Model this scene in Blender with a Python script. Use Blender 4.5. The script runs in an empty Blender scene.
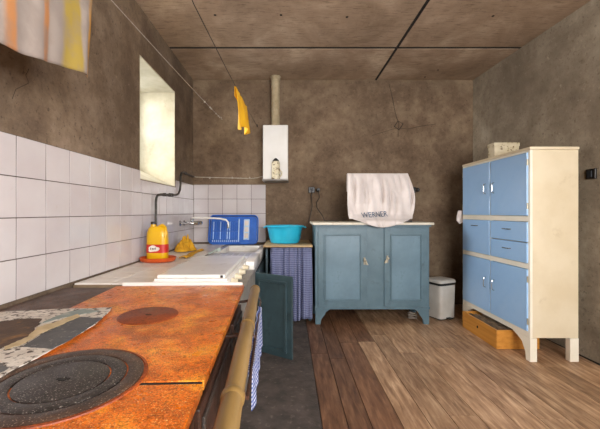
import bpy, bmesh, math, random
from mathutils import Vector, Matrix, noise as mnoise
random.seed(7)
PI = math.pi
SC = bpy.context.scene
COL = SC.collection

# ------------------------------------------------------------------ camera
EYE = 1.22
F = 340.0                      # focal length in pixels of the 600 px frame
cam_d = bpy.data.cameras.new('camera')
cam_d.sensor_width = 36.0
cam_d.lens = F * 36.0 / 600.0
cam_d.shift_x = 11.0 / 600.0
cam_d.shift_y = -2.5 / 600.0
cam_d.clip_start = 0.05
cam = bpy.data.objects.new('camera', cam_d)
cam.location = (0, 0, EYE)
cam.rotation_euler = (PI / 2, 0, 0)
COL.objects.link(cam)
SC.camera = cam

# ------------------------------------------------------------------ world, lights, exposure
w = bpy.data.worlds.new('sky')
SC.world = w
w.use_nodes = True
bg = w.node_tree.nodes['Background']
bg.inputs[0].default_value = (0.80, 0.88, 1.0, 1)
bg.inputs[1].default_value = 4.0

def area(name, loc, rot, sx, sy, power, color):
    d = bpy.data.lights.new(name, 'AREA')
    d.shape = 'RECTANGLE'; d.size = sx; d.size_y = sy
    d.energy = power; d.color = color
    o = bpy.data.objects.new(name, d)
    o.location = loc; o.rotation_euler = rot
    COL.objects.link(o)
    return o
# daylight outside the side window, plus added light at two unseen openings
area('daylight_side_window', (-3.6, 3.30, 2.95), (0, -PI / 2 + math.radians(23), 0), 2.2, 2.4, 440, (1.0, 0.97, 0.93))
area('added_light_rear', (1.15, -1.78, 1.72), (PI / 2 + math.radians(2), 0, 0), 2.0, 1.5, 200, (1.0, 0.97, 0.94))
area('added_light_right', (2.88, 0.15, 1.80), (0, PI / 2, 0), 1.5, 1.5, 72, (1.0, 0.97, 0.94))

vs = SC.view_settings
vs.view_transform = 'Standard'; vs.look = 'None'
vs.gamma = 1.0; vs.use_curve_mapping = False
vs.exposure = 0.48

# ------------------------------------------------------------------ materials
def lin(c):
    if isinstance(c, str):
        c = [int(c[i:i + 2], 16) / 255 for i in (0, 2, 4)]
    return tuple((x / 12.92 if x <= 0.04045 else ((x + 0.055) / 1.055) ** 2.4) for x in c) + (1,)

class NT:
    def __init__(s, name):
        s.m = bpy.data.materials.new(name); s.m.use_nodes = True
        s.t = s.m.node_tree; s.t.nodes.clear()
        s.out = s.n('ShaderNodeOutputMaterial')
    def n(s, typ, **kw):
        nd = s.t.nodes.new(typ)
        for k, v in kw.items(): setattr(nd, k, v)
        return nd
    def l(s, a, b): s.t.links.new(a, b)
    def coord(s, kind='Object', scale=(1, 1, 1)):
        tc = s.n('ShaderNodeTexCoord'); mp = s.n('ShaderNodeMapping')
        s.l(tc.outputs[kind], mp.inputs[0]); mp.inputs['Scale'].default_value = scale
        return mp.outputs[0]
    def noise(s, vec, scale, detail=4, rough=0.55, dist=0.0):
        nd = s.n('ShaderNodeTexNoise'); s.l(vec, nd.inputs['Vector'])
        nd.inputs['Scale'].default_value = scale; nd.inputs['Detail'].default_value = detail
        nd.inputs['Roughness'].default_value = rough; nd.inputs['Distortion'].default_value = dist
        return nd.outputs[0]
    def ramp(s, fac, stops, interp='LINEAR'):
        nd = s.n('ShaderNodeValToRGB'); cr = nd.color_ramp; cr.interpolation = interp
        while len(cr.elements) < len(stops): cr.elements.new(0.5)
        for e, (p, c) in zip(cr.elements, stops):
            e.position = p; e.color = lin(c) if not isinstance(c, (int, float)) else (c, c, c, 1)
        s.l(fac, nd.inputs[0]); return nd.outputs[0]
    def mix(s, fac, a, b, mode='MIX'):
        nd = s.n('ShaderNodeMix'); nd.data_type = 'RGBA'; nd.blend_type = mode
        for v, i in ((fac, 0), (a, 6), (b, 7)):
            if isinstance(v, (int, float)): nd.inputs[i].default_value = v
            elif isinstance(v, (str, tuple, list)): nd.inputs[i].default_value = lin(v)
            else: s.l(v, nd.inputs[i])
        return nd.outputs[2]
    def math(s, op, a, b=None):
        nd = s.n('ShaderNodeMath', operation=op)
        for i, v in enumerate((a, b)):
            if v is None: continue
            if isinstance(v, (int, float)): nd.inputs[i].default_value = v
            else: s.l(v, nd.inputs[i])
        return nd.outputs[0]
    def finish(s, color, rough=0.6, metal=0.0, bump=None, bstr=0.3, bdist=0.01, spec=0.5, trans=0.0, coat=0.0):
        p = s.n('ShaderNodeBsdfPrincipled')
        if isinstance(color, (str, tuple)): p.inputs['Base Color'].default_value = lin(color)
        else: s.l(color, p.inputs['Base Color'])
        if isinstance(rough, (int, float)): p.inputs['Roughness'].default_value = rough
        else: s.l(rough, p.inputs['Roughness'])
        p.inputs['Metallic'].default_value = metal
        p.inputs['Specular IOR Level'].default_value = spec
        p.inputs['Transmission Weight'].default_value = trans
        p.inputs['Coat Weight'].default_value = coat
        if bump is not None:
            b = s.n('ShaderNodeBump'); b.inputs['Strength'].default_value = bstr
            b.inputs['Distance'].default_value = bdist
            s.l(bump, b.inputs['Height']); s.l(b.outputs[0], p.inputs['Normal'])
        s.l(p.outputs[0], s.out.inputs[0])
        return s.m

def pm(name, c1, c2=None, scale=6, rough=0.6, metal=0.0, bump=0.15, bscale=60, stretch=(1, 1, 1),
       dirt=None, dscale=3, dlo=0.55, dhi=0.75, rnd=0.0, spec=0.5, detail=5, bdist=0.004, coat=0.0, lo=0.35, hi=0.65):
    t = NT(name); v = t.coord('Object', stretch)
    if rnd:
        oi = t.n('ShaderNodeObjectInfo'); ad = t.n('ShaderNodeVectorMath', operation='ADD')
        sc = t.n('ShaderNodeVectorMath', operation='SCALE')
        cmb = t.n('ShaderNodeCombineXYZ')
        for i in range(3): t.l(oi.outputs['Random'], cmb.inputs[i])
        t.l(cmb.outputs[0], sc.inputs[0]); sc.inputs['Scale'].default_value = 37.0
        t.l(v, ad.inputs[0]); t.l(sc.outputs[0], ad.inputs[1]); v = ad.outputs[0]
    col = t.ramp(t.noise(v, scale, detail), [(lo, c1), (hi, c2 or c1)])
    if dirt:
        d = t.ramp(t.noise(v, dscale, 6, 0.6), [(dlo, 0.0), (dhi, 1.0)])
        col = t.mix(d, col, dirt)
    if rnd:
        hs = t.n('ShaderNodeHueSaturation'); t.l(col, hs.inputs['Color'])
        t.l(t.math('ADD', t.math('MULTIPLY', oi.outputs['Random'], rnd), 1.0 - rnd / 2), hs.inputs['Value'])
        col = hs.outputs[0]
    b = t.noise(v, bscale, 5) if bump else None
    return t.finish(col, rough, metal, b, bump or 0.1, bdist, spec, 0.0, coat)

M = {}
def plaster(name, a, b, c, soot):
    t = NT(name); v = t.coord('Object')
    col = t.ramp(t.noise(v, 2.6, 10, 0.72, 0.1), [(0.32, a), (0.5, b), (0.68, c)])
    col = t.mix(t.ramp(t.noise(v, 0.7, 5, 0.5), [(0.42, 0.0), (0.70, 0.65)]), col, soot)
    col = t.mix(t.ramp(t.noise(v, 30, 6, 0.75), [(0.56, 0.0), (0.66, 0.7)]), col, soot)
    col = t.mix(t.ramp(t.noise(v, 17, 6, 0.75), [(0.60, 0.0), (0.72, 0.5)]), col, c)
    h = t.mix(0.35, t.noise(v, 9, 7, 0.6), t.noise(v, 90, 3, 0.6))
    return t.finish(col, 0.85, 0, h, 0.55, 0.012, 0.3)
M['plaster_left'] = plaster('sooty plaster left', '57473a', '776552', '968370', '3c3026')
M['plaster_back'] = plaster('sooty plaster back', '594838', '7a6652', '99856c', '433529')
M['plaster_right'] = plaster('grey plaster right', '7c7060', '9c907d', 'bcb09b', '66594a')
M['grout'] = pm('dirty grout', '4a4038', '5c5147', 18, 0.9)
def ceilmat():
    t = NT('stained concrete ceiling'); v = t.coord('Object')
    st = t.coord('Object', (1, 6, 1))
    col = t.ramp(t.noise(v, 1.3, 8, 0.65, 0.5), [(0.28, '7e6a55'), (0.5, 'a8917a'), (0.72, 'd0bca2')])
    col = t.mix(t.ramp(t.noise(st, 9, 5, 0.65), [(0.52, 0.0), (0.72, 0.6)]), col, '5c4a3c')
    col = t.mix(t.ramp(t.noise(v, 45, 4, 0.7), [(0.60, 0.0), (0.72, 0.6)]), col, '54443a')
    return t.finish(col, 0.9, 0, t.noise(st, 40, 5, 0.6), 0.4, 0.006, 0.25)
M['ceiling'] = ceilmat()
M['gap'] = pm('dark joint', '1a1512', '241d18', 8, 0.95)
M['reveal'] = pm('cream limewash', 'bcb49c', 'a49b82', 4, 0.8, bump=0.35, bscale=30, dirt='8d8064', dscale=6, dlo=0.6, dhi=0.8, bdist=0.006)
M['concrete'] = pm('dark worn concrete', '3e3733', '574d47', 9, 0.85, bump=0.5, bscale=40, dirt='75695f', dscale=26, dlo=0.58, dhi=0.75, bdist=0.008)
M['tile'] = pm('glazed white tile', 'c9c3c2', 'c1b8b8', 3, 0.13, bump=0.05, bscale=7, dirt='b5a698', dscale=9, dlo=0.66, dhi=0.85, rnd=0.06, bdist=0.004)
M['ctile'] = pm('worn counter tile', 'efeae3', 'e4dcd2', 5, 0.35, bump=0.08, bscale=20, dirt='9d8871', dscale=7, dlo=0.62, dhi=0.82, rnd=0.08)
def plankmat(name, a, b, c):
    t = NT(name); v0 = t.coord('Object', (1, 0.12, 1))
    oi = t.n('ShaderNodeObjectInfo'); cmb = t.n('ShaderNodeCombineXYZ')
    k = t.math('MULTIPLY', oi.outputs['Random'], 53.0)
    for i in range(3): t.l(k, cmb.inputs[i])
    ad = t.n('ShaderNodeVectorMath', operation='ADD'); t.l(v0, ad.inputs[0]); t.l(cmb.outputs[0], ad.inputs[1]); v = ad.outputs[0]
    tc2 = t.coord('Object', (1, 0.6, 1)); ad2 = t.n('ShaderNodeVectorMath', operation='ADD'); t.l(tc2, ad2.inputs[0]); t.l(cmb.outputs[0], ad2.inputs[1])
    g = t.noise(v, 34, 6, 0.6, 0.4)
    col = t.ramp(g, [(0.3, a), (0.52, b), (0.72, c)])
    col = t.mix(t.ramp(t.noise(ad2.outputs[0], 5, 6, 0.65), [(0.50, 0.0), (0.72, 0.7)]), col, a)
    col = t.mix(t.ramp(t.noise(ad2.outputs[0], 38, 4, 0.7), [(0.66, 0.0), (0.76, 0.6)]), col, c)
    hs = t.n('ShaderNodeHueSaturation'); t.l(col, hs.inputs['Color'])
    t.l(t.math('ADD', t.math('MULTIPLY', oi.outputs['Random'], 0.26), 0.90), hs.inputs['Value'])
    return t.finish(hs.outputs[0], t.ramp(g, [(0.3, 0.55), (0.7, 0.42)]), 0, g, 0.35, 0.004, 0.45)
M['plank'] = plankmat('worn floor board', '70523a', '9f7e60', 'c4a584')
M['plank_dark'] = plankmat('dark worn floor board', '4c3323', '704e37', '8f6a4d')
def rustmat(name, cols, dark, bright, rough=0.5):
    t = NT(name); v = t.coord('Object')
    col = t.ramp(t.noise(v, 7, 10, 0.75, 0.2), [(0.32, cols[0]), (0.5, cols[1]), (0.66, cols[2])])
    col = t.mix(t.ramp(t.noise(v, 2.6, 8, 0.7), [(0.52, 0.0), (0.68, 0.7)]), col, dark)
    col = t.mix(t.ramp(t.noise(v, 210, 3, 0.8), [(0.50, 0.0), (0.60, 0.6)]), col, dark)
    col = t.mix(t.ramp(t.noise(v, 48, 7, 0.82), [(0.53, 0.0), (0.64, 0.8)]), col, dark)
    col = t.mix(t.ramp(t.noise(v, 240, 2, 0.6), [(0.60, 0.0), (0.68, 0.8)]), col, bright)
    h = t.mix(0.5, t.noise(v, 25, 6, 0.6), t.noise(v, 160, 3, 0.6))
    return t.finish(col, t.ramp(t.noise(v, 12, 4), [(0.35, rough - 0.1), (0.7, rough + 0.12)]), 0, h, 0.4, 0.004, 0.5)
M['rust'] = rustmat('orange rust plate', ['a04206', 'ea760e', 'ffac34'], '561e06', 'ffd48c', 0.36)
M['rust_dark'] = rustmat('red brown rust lid', ['6a2c14', '8c3d18', 'a85020'], '4a2012', 'b8652c', 0.5)
M['iron'] = rustmat('black stove iron', ['2b2522', '3b332e', '4c433d'], '211c1a', '6d4a34', 0.48)
M['hob'] = rustmat('grey hob iron', ['231f1e', '312c2a', '463e3a'], '1c1816', 'b0a8a0', 0.42)
M['hob_edge'] = rustmat('rusty hob ring', ['2e2623', '43362f', '6a4a34'], '341f14', 'b09a88', 0.45)
M['iron_side'] = rustmat('brown stove side iron', ['2a1a14', '3d261b', '543222'], '1c1412', '6b4028', 0.45)
M['ledge'] = rustmat('sooty ledge', ['4c403a', '61524a', '7a6254'], '3c322e', 'a05a28', 0.6)
M['pole'] = pm('tan varnished pole', '745a30', '907344', 9, 0.38, stretch=(1, 0.25, 1), dirt='6e5228', dscale=14, dlo=0.6, dhi=0.78, bump=0.1)
M['enamel'] = pm('white enamel', 'eeebe6', 'e4dfd8', 4, 0.22, bump=0.0, dirt='a8947c', dscale=13, dlo=0.62, dhi=0.82, spec=0.5)
M['ceramic'] = pm('sink ceramic', 'e6e2dc', 'd8d2ca', 4, 0.2, bump=0.0, dirt='8d8070', dscale=8, dlo=0.6, dhi=0.85)
M['greyledge'] = pm('grey worn metal', '7b7772', '97928a', 8, 0.4, dirt='4b4540', dscale=16, dlo=0.55, dhi=0.75)
M['knob'] = pm('cream knob', 'd8cfb8', 'c9bda2', 10, 0.35)
M['steel'] = pm('chrome', 'c6c6c6', 'b2b2b2', 9, 0.2, metal=1.0, bump=0.0)
M['brass'] = pm('aged brass', '86806f', 'a19a88', 20, 0.4, metal=0.5, bump=0.0)
M['pipe'] = pm('dark lead pipe', '3a3733', '56524c', 20, 0.45, metal=0.4)
M['wire_white'] = pm('white cable', 'c9c2b4', 'a89f90', 20, 0.6)
M['wire_dark'] = pm('dark cord', '1e1a17', '2d2722', 20, 0.7)
M['wire_grey'] = pm('grey line', '8a8178', 'a89e92', 30, 0.7)
M['black'] = pm('black plastic', '161413', '221f1d', 12, 0.4)
M['buffet'] = pm('blue grey paint', '4b6470', '58727d', 5, 0.42, dirt='3c4f58', dscale=9, dlo=0.58, dhi=0.8, bump=0.12, bscale=35)
M['buffet_panel'] = pm('blue grey panel paint', '57717f', '668291', 3.5, 0.38, dirt='49606c', dscale=8, dlo=0.6, dhi=0.8, bump=0.1, bscale=35)
M['teal'] = pm('dark teal paint', '2c3d42', '384b50', 6, 0.38, dirt='222e32', dscale=10, bump=0.12)
M['offwhite'] = pm('offwhite painted board', 'd9d2c2', 'c8bfac', 6, 0.4, dirt='8f8168', dscale=12, dlo=0.62, dhi=0.82)
M['cream'] = pm('cream painted wood', 'dccfb4', 'd3c4a6', 4, 0.45, dirt='b7a585', dscale=6, dlo=0.62, dhi=0.85, bump=0.1)
M['cream_front'] = pm('ivory painted frame', 'efe9da', 'e6dfcc', 4, 0.4, dirt='b7a585', dscale=9, dlo=0.66, dhi=0.85, bump=0.1)
M['skyblue'] = pm('pale blue laminate', '9cc2ea', '93bbe6', 3, 0.3, bump=0.0, dirt='b0cfee', dscale=2, dlo=0.5, dhi=0.9)
M['binwhite'] = pm('grey white plastic', 'c2beb6', 'b3aea5', 5, 0.4, dirt='8a8378', dscale=10, dlo=0.62, dhi=0.85)
M['boxwood'] = pm('orange varnished pine', 'b8792c', 'cf9140', 12, 0.45, stretch=(1, 0.15, 3), dirt='8a5418', dscale=6, dlo=0.58, dhi=0.8)
M['stick'] = pm('grey brown sticks', '4b3d30', '7a6650', 15, 0.8, rnd=0.5)
M['darkwood'] = pm('dark red box wood', '5c2f1c', '6f3b24', 12, 0.5)
M['card'] = pm('cream patterned card', 'd6ccb2', 'c2b594', 12, 0.7, dirt='6e5a40', dscale=26, dlo=0.56, dhi=0.64, detail=2)
M['turq'] = pm('turquoise plastic', '1f9fc2', '2cb2d2', 4, 0.28, bump=0.0, dirt='1c8394', dscale=6, dlo=0.62, dhi=0.82)
M['blue'] = pm('blue plastic', '2c5fb4', '3b72cc', 5, 0.3, bump=0.0)
M['blue_pale'] = pm('pale blue plastic', 'a8c8ee', 'c8e0f8', 9, 0.3, bump=0.0)
M['yellowb'] = pm('yellow plastic', 'dfae10', 'd6a40a', 5, 0.32, bump=0.0, spec=0.5)
M['red'] = pm('red label', 'c4281c', 'b52016', 6, 0.4, bump=0.0)
M['orange'] = pm('orange plastic', 'c8561c', 'b84a14', 6, 0.4, bump=0.0, dirt='9a3c10', dscale=8)
M['yellowcloth'] = pm('yellow cloth', 'c08a14', 'd9a51e', 12, 0.85, dirt='7a5a18', dscale=9, dlo=0.55, dhi=0.75, bump=0.3)
M['yellowrag'] = pm('bright yellow cloth', 'e6a60c', 'f0b81c', 8, 0.8, bump=0.2)
M['white'] = pm('white painted metal', 'e4e2de', 'dad7d1', 3, 0.3, bump=0.0)
M['flue'] = pm('ribbed aluminium flue', 'b5a688', 'cbbd9e', 15, 0.38, metal=0.3, dirt='85734f', dscale=8, bump=0.05)
M['label'] = pm('white print', 'e6dcd2', 'ddd0c4', 20, 0.5, bump=0.0)
M['ink'] = pm('dark blue ink', '2f4a66', '3a5674', 20, 0.8, bump=0.0)
M['inkdark'] = pm('black ink', '20242a', '2a2e34', 20, 0.6, bump=0.0)
M['ornament'] = pm('cream glazed ornament', 'd8cfb4', 'c9bd9c', 10, 0.4, dirt='5e4a34', dscale=30, dlo=0.52, dhi=0.6, detail=2, bump=0.0)
M['counterwood'] = pm('worn wood board', 'b59a70', '9c8058', 14, 0.6, stretch=(0.2, 1, 1), dirt='6b5338', dscale=8)
M['brownboard'] = pm('brown worktop', '8d7860', '7a664f', 8, 0.55, dirt='55463a', dscale=6, dlo=0.5, dhi=0.75)
M['matwhite'] = pm('worn pale lino', 'dbd3c8', 'c2b7aa', 14, 0.7, dirt='4e4138', dscale=40, dlo=0.52, dhi=0.60, bump=0.4)
M['matgrey'] = pm('worn grey lino', '4b4b4c', '5c5b5a', 14, 0.6, dirt='8a8680', dscale=44, dlo=0.58, dhi=0.66, bump=0.4)
M['matteal'] = pm('worn grey green lino', '7a8680', '8f9891', 14, 0.6, dirt='b0a89c', dscale=18, dlo=0.55, dhi=0.7, bump=0.4)
M['matbrown'] = pm('charred brown paper', '46352a', '5c4634', 14, 0.8, dirt='8a6236', dscale=12, dlo=0.55, dhi=0.72, bump=0.5)
M['mattan'] = pm('torn tan paper edge', 'b09a74', 'c9b590', 18, 0.85, bump=0.4)
M['crack'] = pm('crack shadow line', '2a211a', '33281f', 20, 0.95)
M['windowframe'] = pm('white window paint', 'd9d5cb', 'c9c3b5', 8, 0.5)
M['tinblue'] = pm('pale dish brush plastic', 'c5cfc4', 'aebbb0', 10, 0.4)

def towelmat():
    t = NT('white terry towel'); v = t.coord('Object')
    col = t.ramp(t.noise(v, 6, 5), [(0.35, 'cdc4c0'), (0.7, 'dcd4d0')])
    return t.finish(col, 0.9, 0, t.noise(v, 260, 3), 0.35, 0.003, 0.2)
M['towel'] = towelmat()
def gingham(name, k, c0, c1, c2, soft=0.0):
    t = NT(name); tc = t.n('ShaderNodeTexCoord'); sp = t.n('ShaderNodeSeparateXYZ'); t.l(tc.outputs['UV'], sp.inputs[0])
    a = t.math('GREATER_THAN', t.math('SINE', t.math('MULTIPLY', sp.outputs[0], k)), 0.0)
    b = t.math('GREATER_THAN', t.math('SINE', t.math('MULTIPLY', sp.outputs[1], k)), 0.0)
    f = t.math('MULTIPLY', t.math('ADD', a, b), 0.5)
    col = t.ramp(f, [(0.0, c0), (0.5, c1), (1.0, c2)])
    col = t.mix(t.ramp(t.noise(t.coord('Object'), 7, 4), [(0.5, 0.0), (0.8, 0.35)]), col, '4a4a58')
    return t.finish(col, 0.9, 0, None, spec=0.2)
M['gingham'] = gingham('blue check cloth', 2 * PI / 0.018, 'c9ccd8', '5d6a9c', '26346e')
M['curtain'] = gingham('lilac blue check curtain', 2 * PI / 0.020, '9096b0', '686e90', '444a6e')
def stripecloth():
    t = NT('striped laundry cloth'); tc = t.n('ShaderNodeTexCoord'); sp = t.n('ShaderNodeSeparateXYZ'); t.l(tc.outputs['UV'], sp.inputs[0])
    wob = t.math('MULTIPLY', t.math('SUBTRACT', t.noise(t.coord('Object'), 5, 3), 0.5), 0.05)
    u = t.math('ADD', sp.outputs[0], wob)
    W, G, O, Y = '9c9087', '887d76', 'b07a4e', '9a8440'
    col = t.ramp(u, [(0.0, W), (0.40, W), (0.425, O), (0.455, O), (0.475, G), (0.55, W), (0.60, G), (0.615, O), (0.645, O),
                     (0.665, W), (0.75, G), (0.78, Y), (0.875, Y), (0.895, W), (0.955, W), (0.975, 'c08c38'), (1.0, 'c08c38')])
    col = t.mix(t.ramp(t.noise(t.coord('Object'), 9, 5), [(0.42, 0.0), (0.62, 0.6)]), col, '80746d')
    return t.finish(col, 0.9, 0, t.noise(t.coord('Object'), 300, 2), 0.2, 0.002, 0.2)
M['stripes'] = stripecloth()
def glassmat():
    t = NT('window glass'); tr = t.n('ShaderNodeBsdfTransparent'); gl = t.n('ShaderNodeBsdfGlossy')
    gl.inputs['Roughness'].default_value = 0.02; mx = t.n('ShaderNodeMixShader'); mx.inputs[0].default_value = 0.08
    t.l(tr.outputs[0], mx.inputs[1]); t.l(gl.outputs[0], mx.inputs[2]); t.l(mx.outputs[0], t.out.inputs[0])
    return t.m
M['glass'] = glassmat()

# ------------------------------------------------------------------ mesh helpers
class B:
    """collects shapes in one bmesh"""
    def __init__(s):
        s.b = bmesh.new(); s.uv = None
    def box(s, x0, x1, y0, y1, z0, z1, bev=0.0, seg=2):
        r = bmesh.ops.create_cube(s.b, size=1.0)
        vs_ = r['verts']
        for v in vs_:
            v.co = Vector(((x0 + x1) / 2 + v.co.x * (x1 - x0), (y0 + y1) / 2 + v.co.y * (y1 - y0), (z0 + z1) / 2 + v.co.z * (z1 - z0)))
        if bev:
            es = list({e for v in vs_ for e in v.link_edges})
            bmesh.ops.bevel(s.b, geom=es, offset=bev, segments=seg, affect='EDGES', profile=0.5)
        return s
    def quadbox(s, pts, z0, z1):
        """vertical prism over a plan polygon"""
        return s.prism([(p[0], p[1]) for p in pts], 'z', z0, z1)
    def prism(s, poly, axis, a, b, bev=0.0):
        def P(p, h):
            return {'x': (h, p[0], p[1]), 'y': (p[0], h, p[1]), 'z': (p[0], p[1], h)}[axis]
        lo = [s.b.verts.new(P(p, a)) for p in poly]; hi = [s.b.verts.new(P(p, b)) for p in poly]
        n = len(poly); fs = []
        fs.append(s.b.faces.new(lo)); fs.append(s.b.faces.new(hi[::-1]))
        for i in range(n):
            j = (i + 1) % n
            fs.append(s.b.faces.new((lo[j], lo[i], hi[i], hi[j])))
        bmesh.ops.recalc_face_normals(s.b, faces=fs)
        if bev:
            es = list({e for f in fs for e in f.edges})
            bmesh.ops.bevel(s.b, geom=es, offset=bev, segments=2, affect='EDGES', profile=0.5)
        return s
    def tube(s, pts, r, n=8, cap=True):
        pts = [Vector(p) for p in pts]; rs = r if isinstance(r, (list, tuple)) else [r] * len(pts)
        rings = []; up = None
        for i, p in enumerate(pts):
            d = (pts[min(i + 1, len(pts) - 1)] - pts[max(i - 1, 0)]).normalized()
            if up is None:
                up = Vector((0, 0, 1)) if abs(d.z) < 0.9 else Vector((1, 0, 0))
            a = d.cross(up).normalized(); up2 = a.cross(d).normalized(); up = up2
            rings.append([s.b.verts.new(p + (a * math.cos(2 * PI * k / n) + up2 * math.sin(2 * PI * k / n)) * rs[i]) for k in range(n)])
        fs = []
        for i in range(len(rings) - 1):
            for k in range(n):
                fs.append(s.b.faces.new((rings[i][k], rings[i][(k + 1) % n], rings[i + 1][(k + 1) % n], rings[i + 1][k])))
        if cap:
            fs.append(s.b.faces.new(rings[0][::-1])); fs.append(s.b.faces.new(rings[-1]))
        bmesh.ops.recalc_face_normals(s.b, faces=fs)
        return s
    def lathe(s, prof, c=(0, 0, 0), n=32, sx=1.0, sy=1.0, power=2.0):
        """profile of (r, z); closes on the axis when r == 0"""
        rings = []
        for r, z in prof:
            if r < 1e-6:
                rings.append([s.b.verts.new((c[0], c[1], c[2] + z))])
            else:
                ring = []
                for k in range(n):
                    a = 2 * PI * k / n; ca, sa = math.cos(a), math.sin(a)
                    q = (abs(ca) ** power + abs(sa) ** power) ** (-1.0 / power)
                    ring.append(s.b.verts.new((c[0] + r * sx * ca * q, c[1] + r * sy * sa * q, c[2] + z)))
                rings.append(ring)
        fs = []
        for A, C in zip(rings, rings[1:]):
            for k in range(n):
                k2 = (k + 1) % n
                if len(A) == 1 and len(C) == 1: continue
                if len(A) == 1: fs.append(s.b.faces.new((A[0], C[k], C[k2])))
                elif len(C) == 1: fs.append(s.b.faces.new((A[k], C[0], A[k2])))
                else: fs.append(s.b.faces.new((A[k], A[k2], C[k2], C[k])))
        bmesh.ops.recalc_face_normals(s.b, faces=fs)
        return s
    def grid(s, fn, nu, nv, su=1.0, sv=1.0):
        if s.uv is None: s.uv = s.b.loops.layers.uv.new('UVMap')
        V = [[s.b.verts.new(fn(i / nu, j / nv)) for j in range(nv + 1)] for i in range(nu + 1)]
        for i in range(nu):
            for j in range(nv):
                f = s.b.faces.new((V[i][j], V[i + 1][j], V[i + 1][j + 1], V[i][j + 1]))
                for lp, (a, c) in zip(f.loops, ((i, j), (i + 1, j), (i + 1, j + 1), (i, j + 1))):
                    lp[s.uv].uv = (a / nu * su, c / nv * sv)
        return s

ORG = {}
def obj(name, b, mat, parent=None, smooth=False, solid=0.0, loc_mode='center'):
    bm = b.b if isinstance(b, B) else b
    me = bpy.data.meshes.new(name)
    lo = Vector((1e9,) * 3); hi = Vector((-1e9,) * 3)
    for v in bm.verts:
        for i in range(3):
            lo[i] = min(lo[i], v.co[i]); hi[i] = max(hi[i], v.co[i])
    c = (lo + hi) / 2
    if loc_mode == 'base': c.z = lo.z
    for v in bm.verts: v.co -= c
    bm.to_mesh(me); bm.free()
    me.materials.append(M[mat] if isinstance(mat, str) else mat)
    if smooth:
        for p in me.polygons: p.use_smooth = True
        me.set_sharp_from_angle(angle=math.radians(38))
    o = bpy.data.objects.new(name, me); COL.objects.link(o)
    ORG[o] = c
    if parent is not None:
        o.parent = parent; o.location = c - ORG[parent]
    else:
        o.location = c
    if solid:
        md = o.modifiers.new('thickness', 'SOLIDIFY'); md.thickness = solid; md.offset = 0.0
    return o
def tag(o, label=None, cat=None, group=None, kind=None):
    if label: o['label'] = label
    if cat: o['category'] = cat
    if group: o['group'] = group
    if kind: o['kind'] = kind
    return o
def thing(name, label, cat, loc=(0, 0, 0), group=None):
    o = bpy.data.objects.new(name, None); o.empty_display_size = 0.1
    COL.objects.link(o); o.location = loc; ORG[o] = Vector(loc)
    return tag(o, label, cat, group)
def dupl(src, parent, delta):
    """copy of a part (or of a top-level mesh) shifted by delta, mesh data shared"""
    o = src.copy(); COL.objects.link(o); o.parent = parent
    o.location = src.location + Vector(delta); ORG[o] = ORG[src] + Vector(delta)
    return o
def struct(name, b, mat, **k):
    return tag(obj(name, b, mat, **k), kind='structure')
def bx(name, x0, x1, y0, y1, z0, z1, mat, parent=None, bev=0.003, **k):
    return obj(name, B().box(x0, x1, y0, y1, z0, z1, bev), mat, parent, **k)
def PX(px, py, D):
    """point at depth D in the room that the survey of the photograph gives"""
    return Vector(((px - 289) * D / F, D, EYE - (py - 212) * D / F))
def ON(px, py, z):
    D = (EYE - z) * F / (py - 212)
    return Vector(((px - 289) * D / F, D, z))
def text_mesh(body, size, shear=0.0, extrude=0.0):
    cu = bpy.data.curves.new('lettering', 'FONT'); cu.body = body; cu.size = size; cu.shear = shear
    cu.extrude = extrude; cu.align_x = 'CENTER'; cu.align_y = 'CENTER'; cu.resolution_u = 3
    o = bpy.data.objects.new('lettering', cu); COL.objects.link(o)
    dg = bpy.context.evaluated_depsgraph_get()
    me = bpy.data.meshes.new_from_object(o.evaluated_get(dg))
    bm = bmesh.new(); bm.from_mesh(me)
    bpy.data.objects.remove(o); bpy.data.curves.remove(cu); bpy.data.meshes.remove(me)
    return bm

# ------------------------------------------------------------------ the room
XL, YB, ZC, YF = -1.27, 4.51, 2.97, -1.5
def xr(y): return 2.44 + (YB - y) * 0.033            # right wall, slightly out of square
# left wall with its deep window opening
WY0, WY1, WZ0, WZ1 = 2.89, 3.79, 1.50, 2.56
b = B()
b.box(-1.74, XL, YF, WY0, 0, ZC); b.box(-1.74, XL, WY1, YB + 0.2, 0, ZC)
b.box(-1.74, XL, WY0, WY1, 0, WZ0); b.box(-1.74, XL, WY0, WY1, WZ1, ZC)
wall_left = struct('wall_left', b, 'plaster_left')
obj('window_sill', B().prism([(-1.69, WZ0), (XL, WZ0), (XL, WZ0 + 0.006), (-1.69, WZ0 + 0.20)], 'y', WY0, WY1), 'reveal', wall_left)
bx('window_reveal', -1.69, XL - 0.001, WY1 - 0.012, WY1, WZ0, WZ1, 'reveal', wall_left, 0)
bx('window_reveal', -1.69, XL - 0.001, WY0, WY0 + 0.012, WZ0, WZ1, 'reveal', wall_left, 0)
bx('window_soffit', -1.69, XL - 0.001, WY0 + 0.012, WY1 - 0.012, WZ1 - 0.012, WZ1, 'reveal', wall_left, 0)
wall_back = struct('wall_back', B().box(-1.74, 2.9, YB, YB + 0.2, 0, ZC), 'plaster_back')
def rseg(b, y0, y1, z0, z1): b.quadbox([(xr(y1), y1), (xr(y0), y0), (xr(y0) + 0.2, y0), (xr(y1) + 0.2, y1)], z0, z1)
RY0, RY1, RZ0, RZ1 = -0.6, 0.9, 1.05, 2.55
b = B()
rseg(b, YF, RY0, 0, ZC); rseg(b, RY1, YB, 0, ZC); rseg(b, RY0, RY1, 0, RZ0); rseg(b, RY0, RY1, RZ1, ZC)
wall_right = struct('wall_right', b, 'plaster_right')
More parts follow.
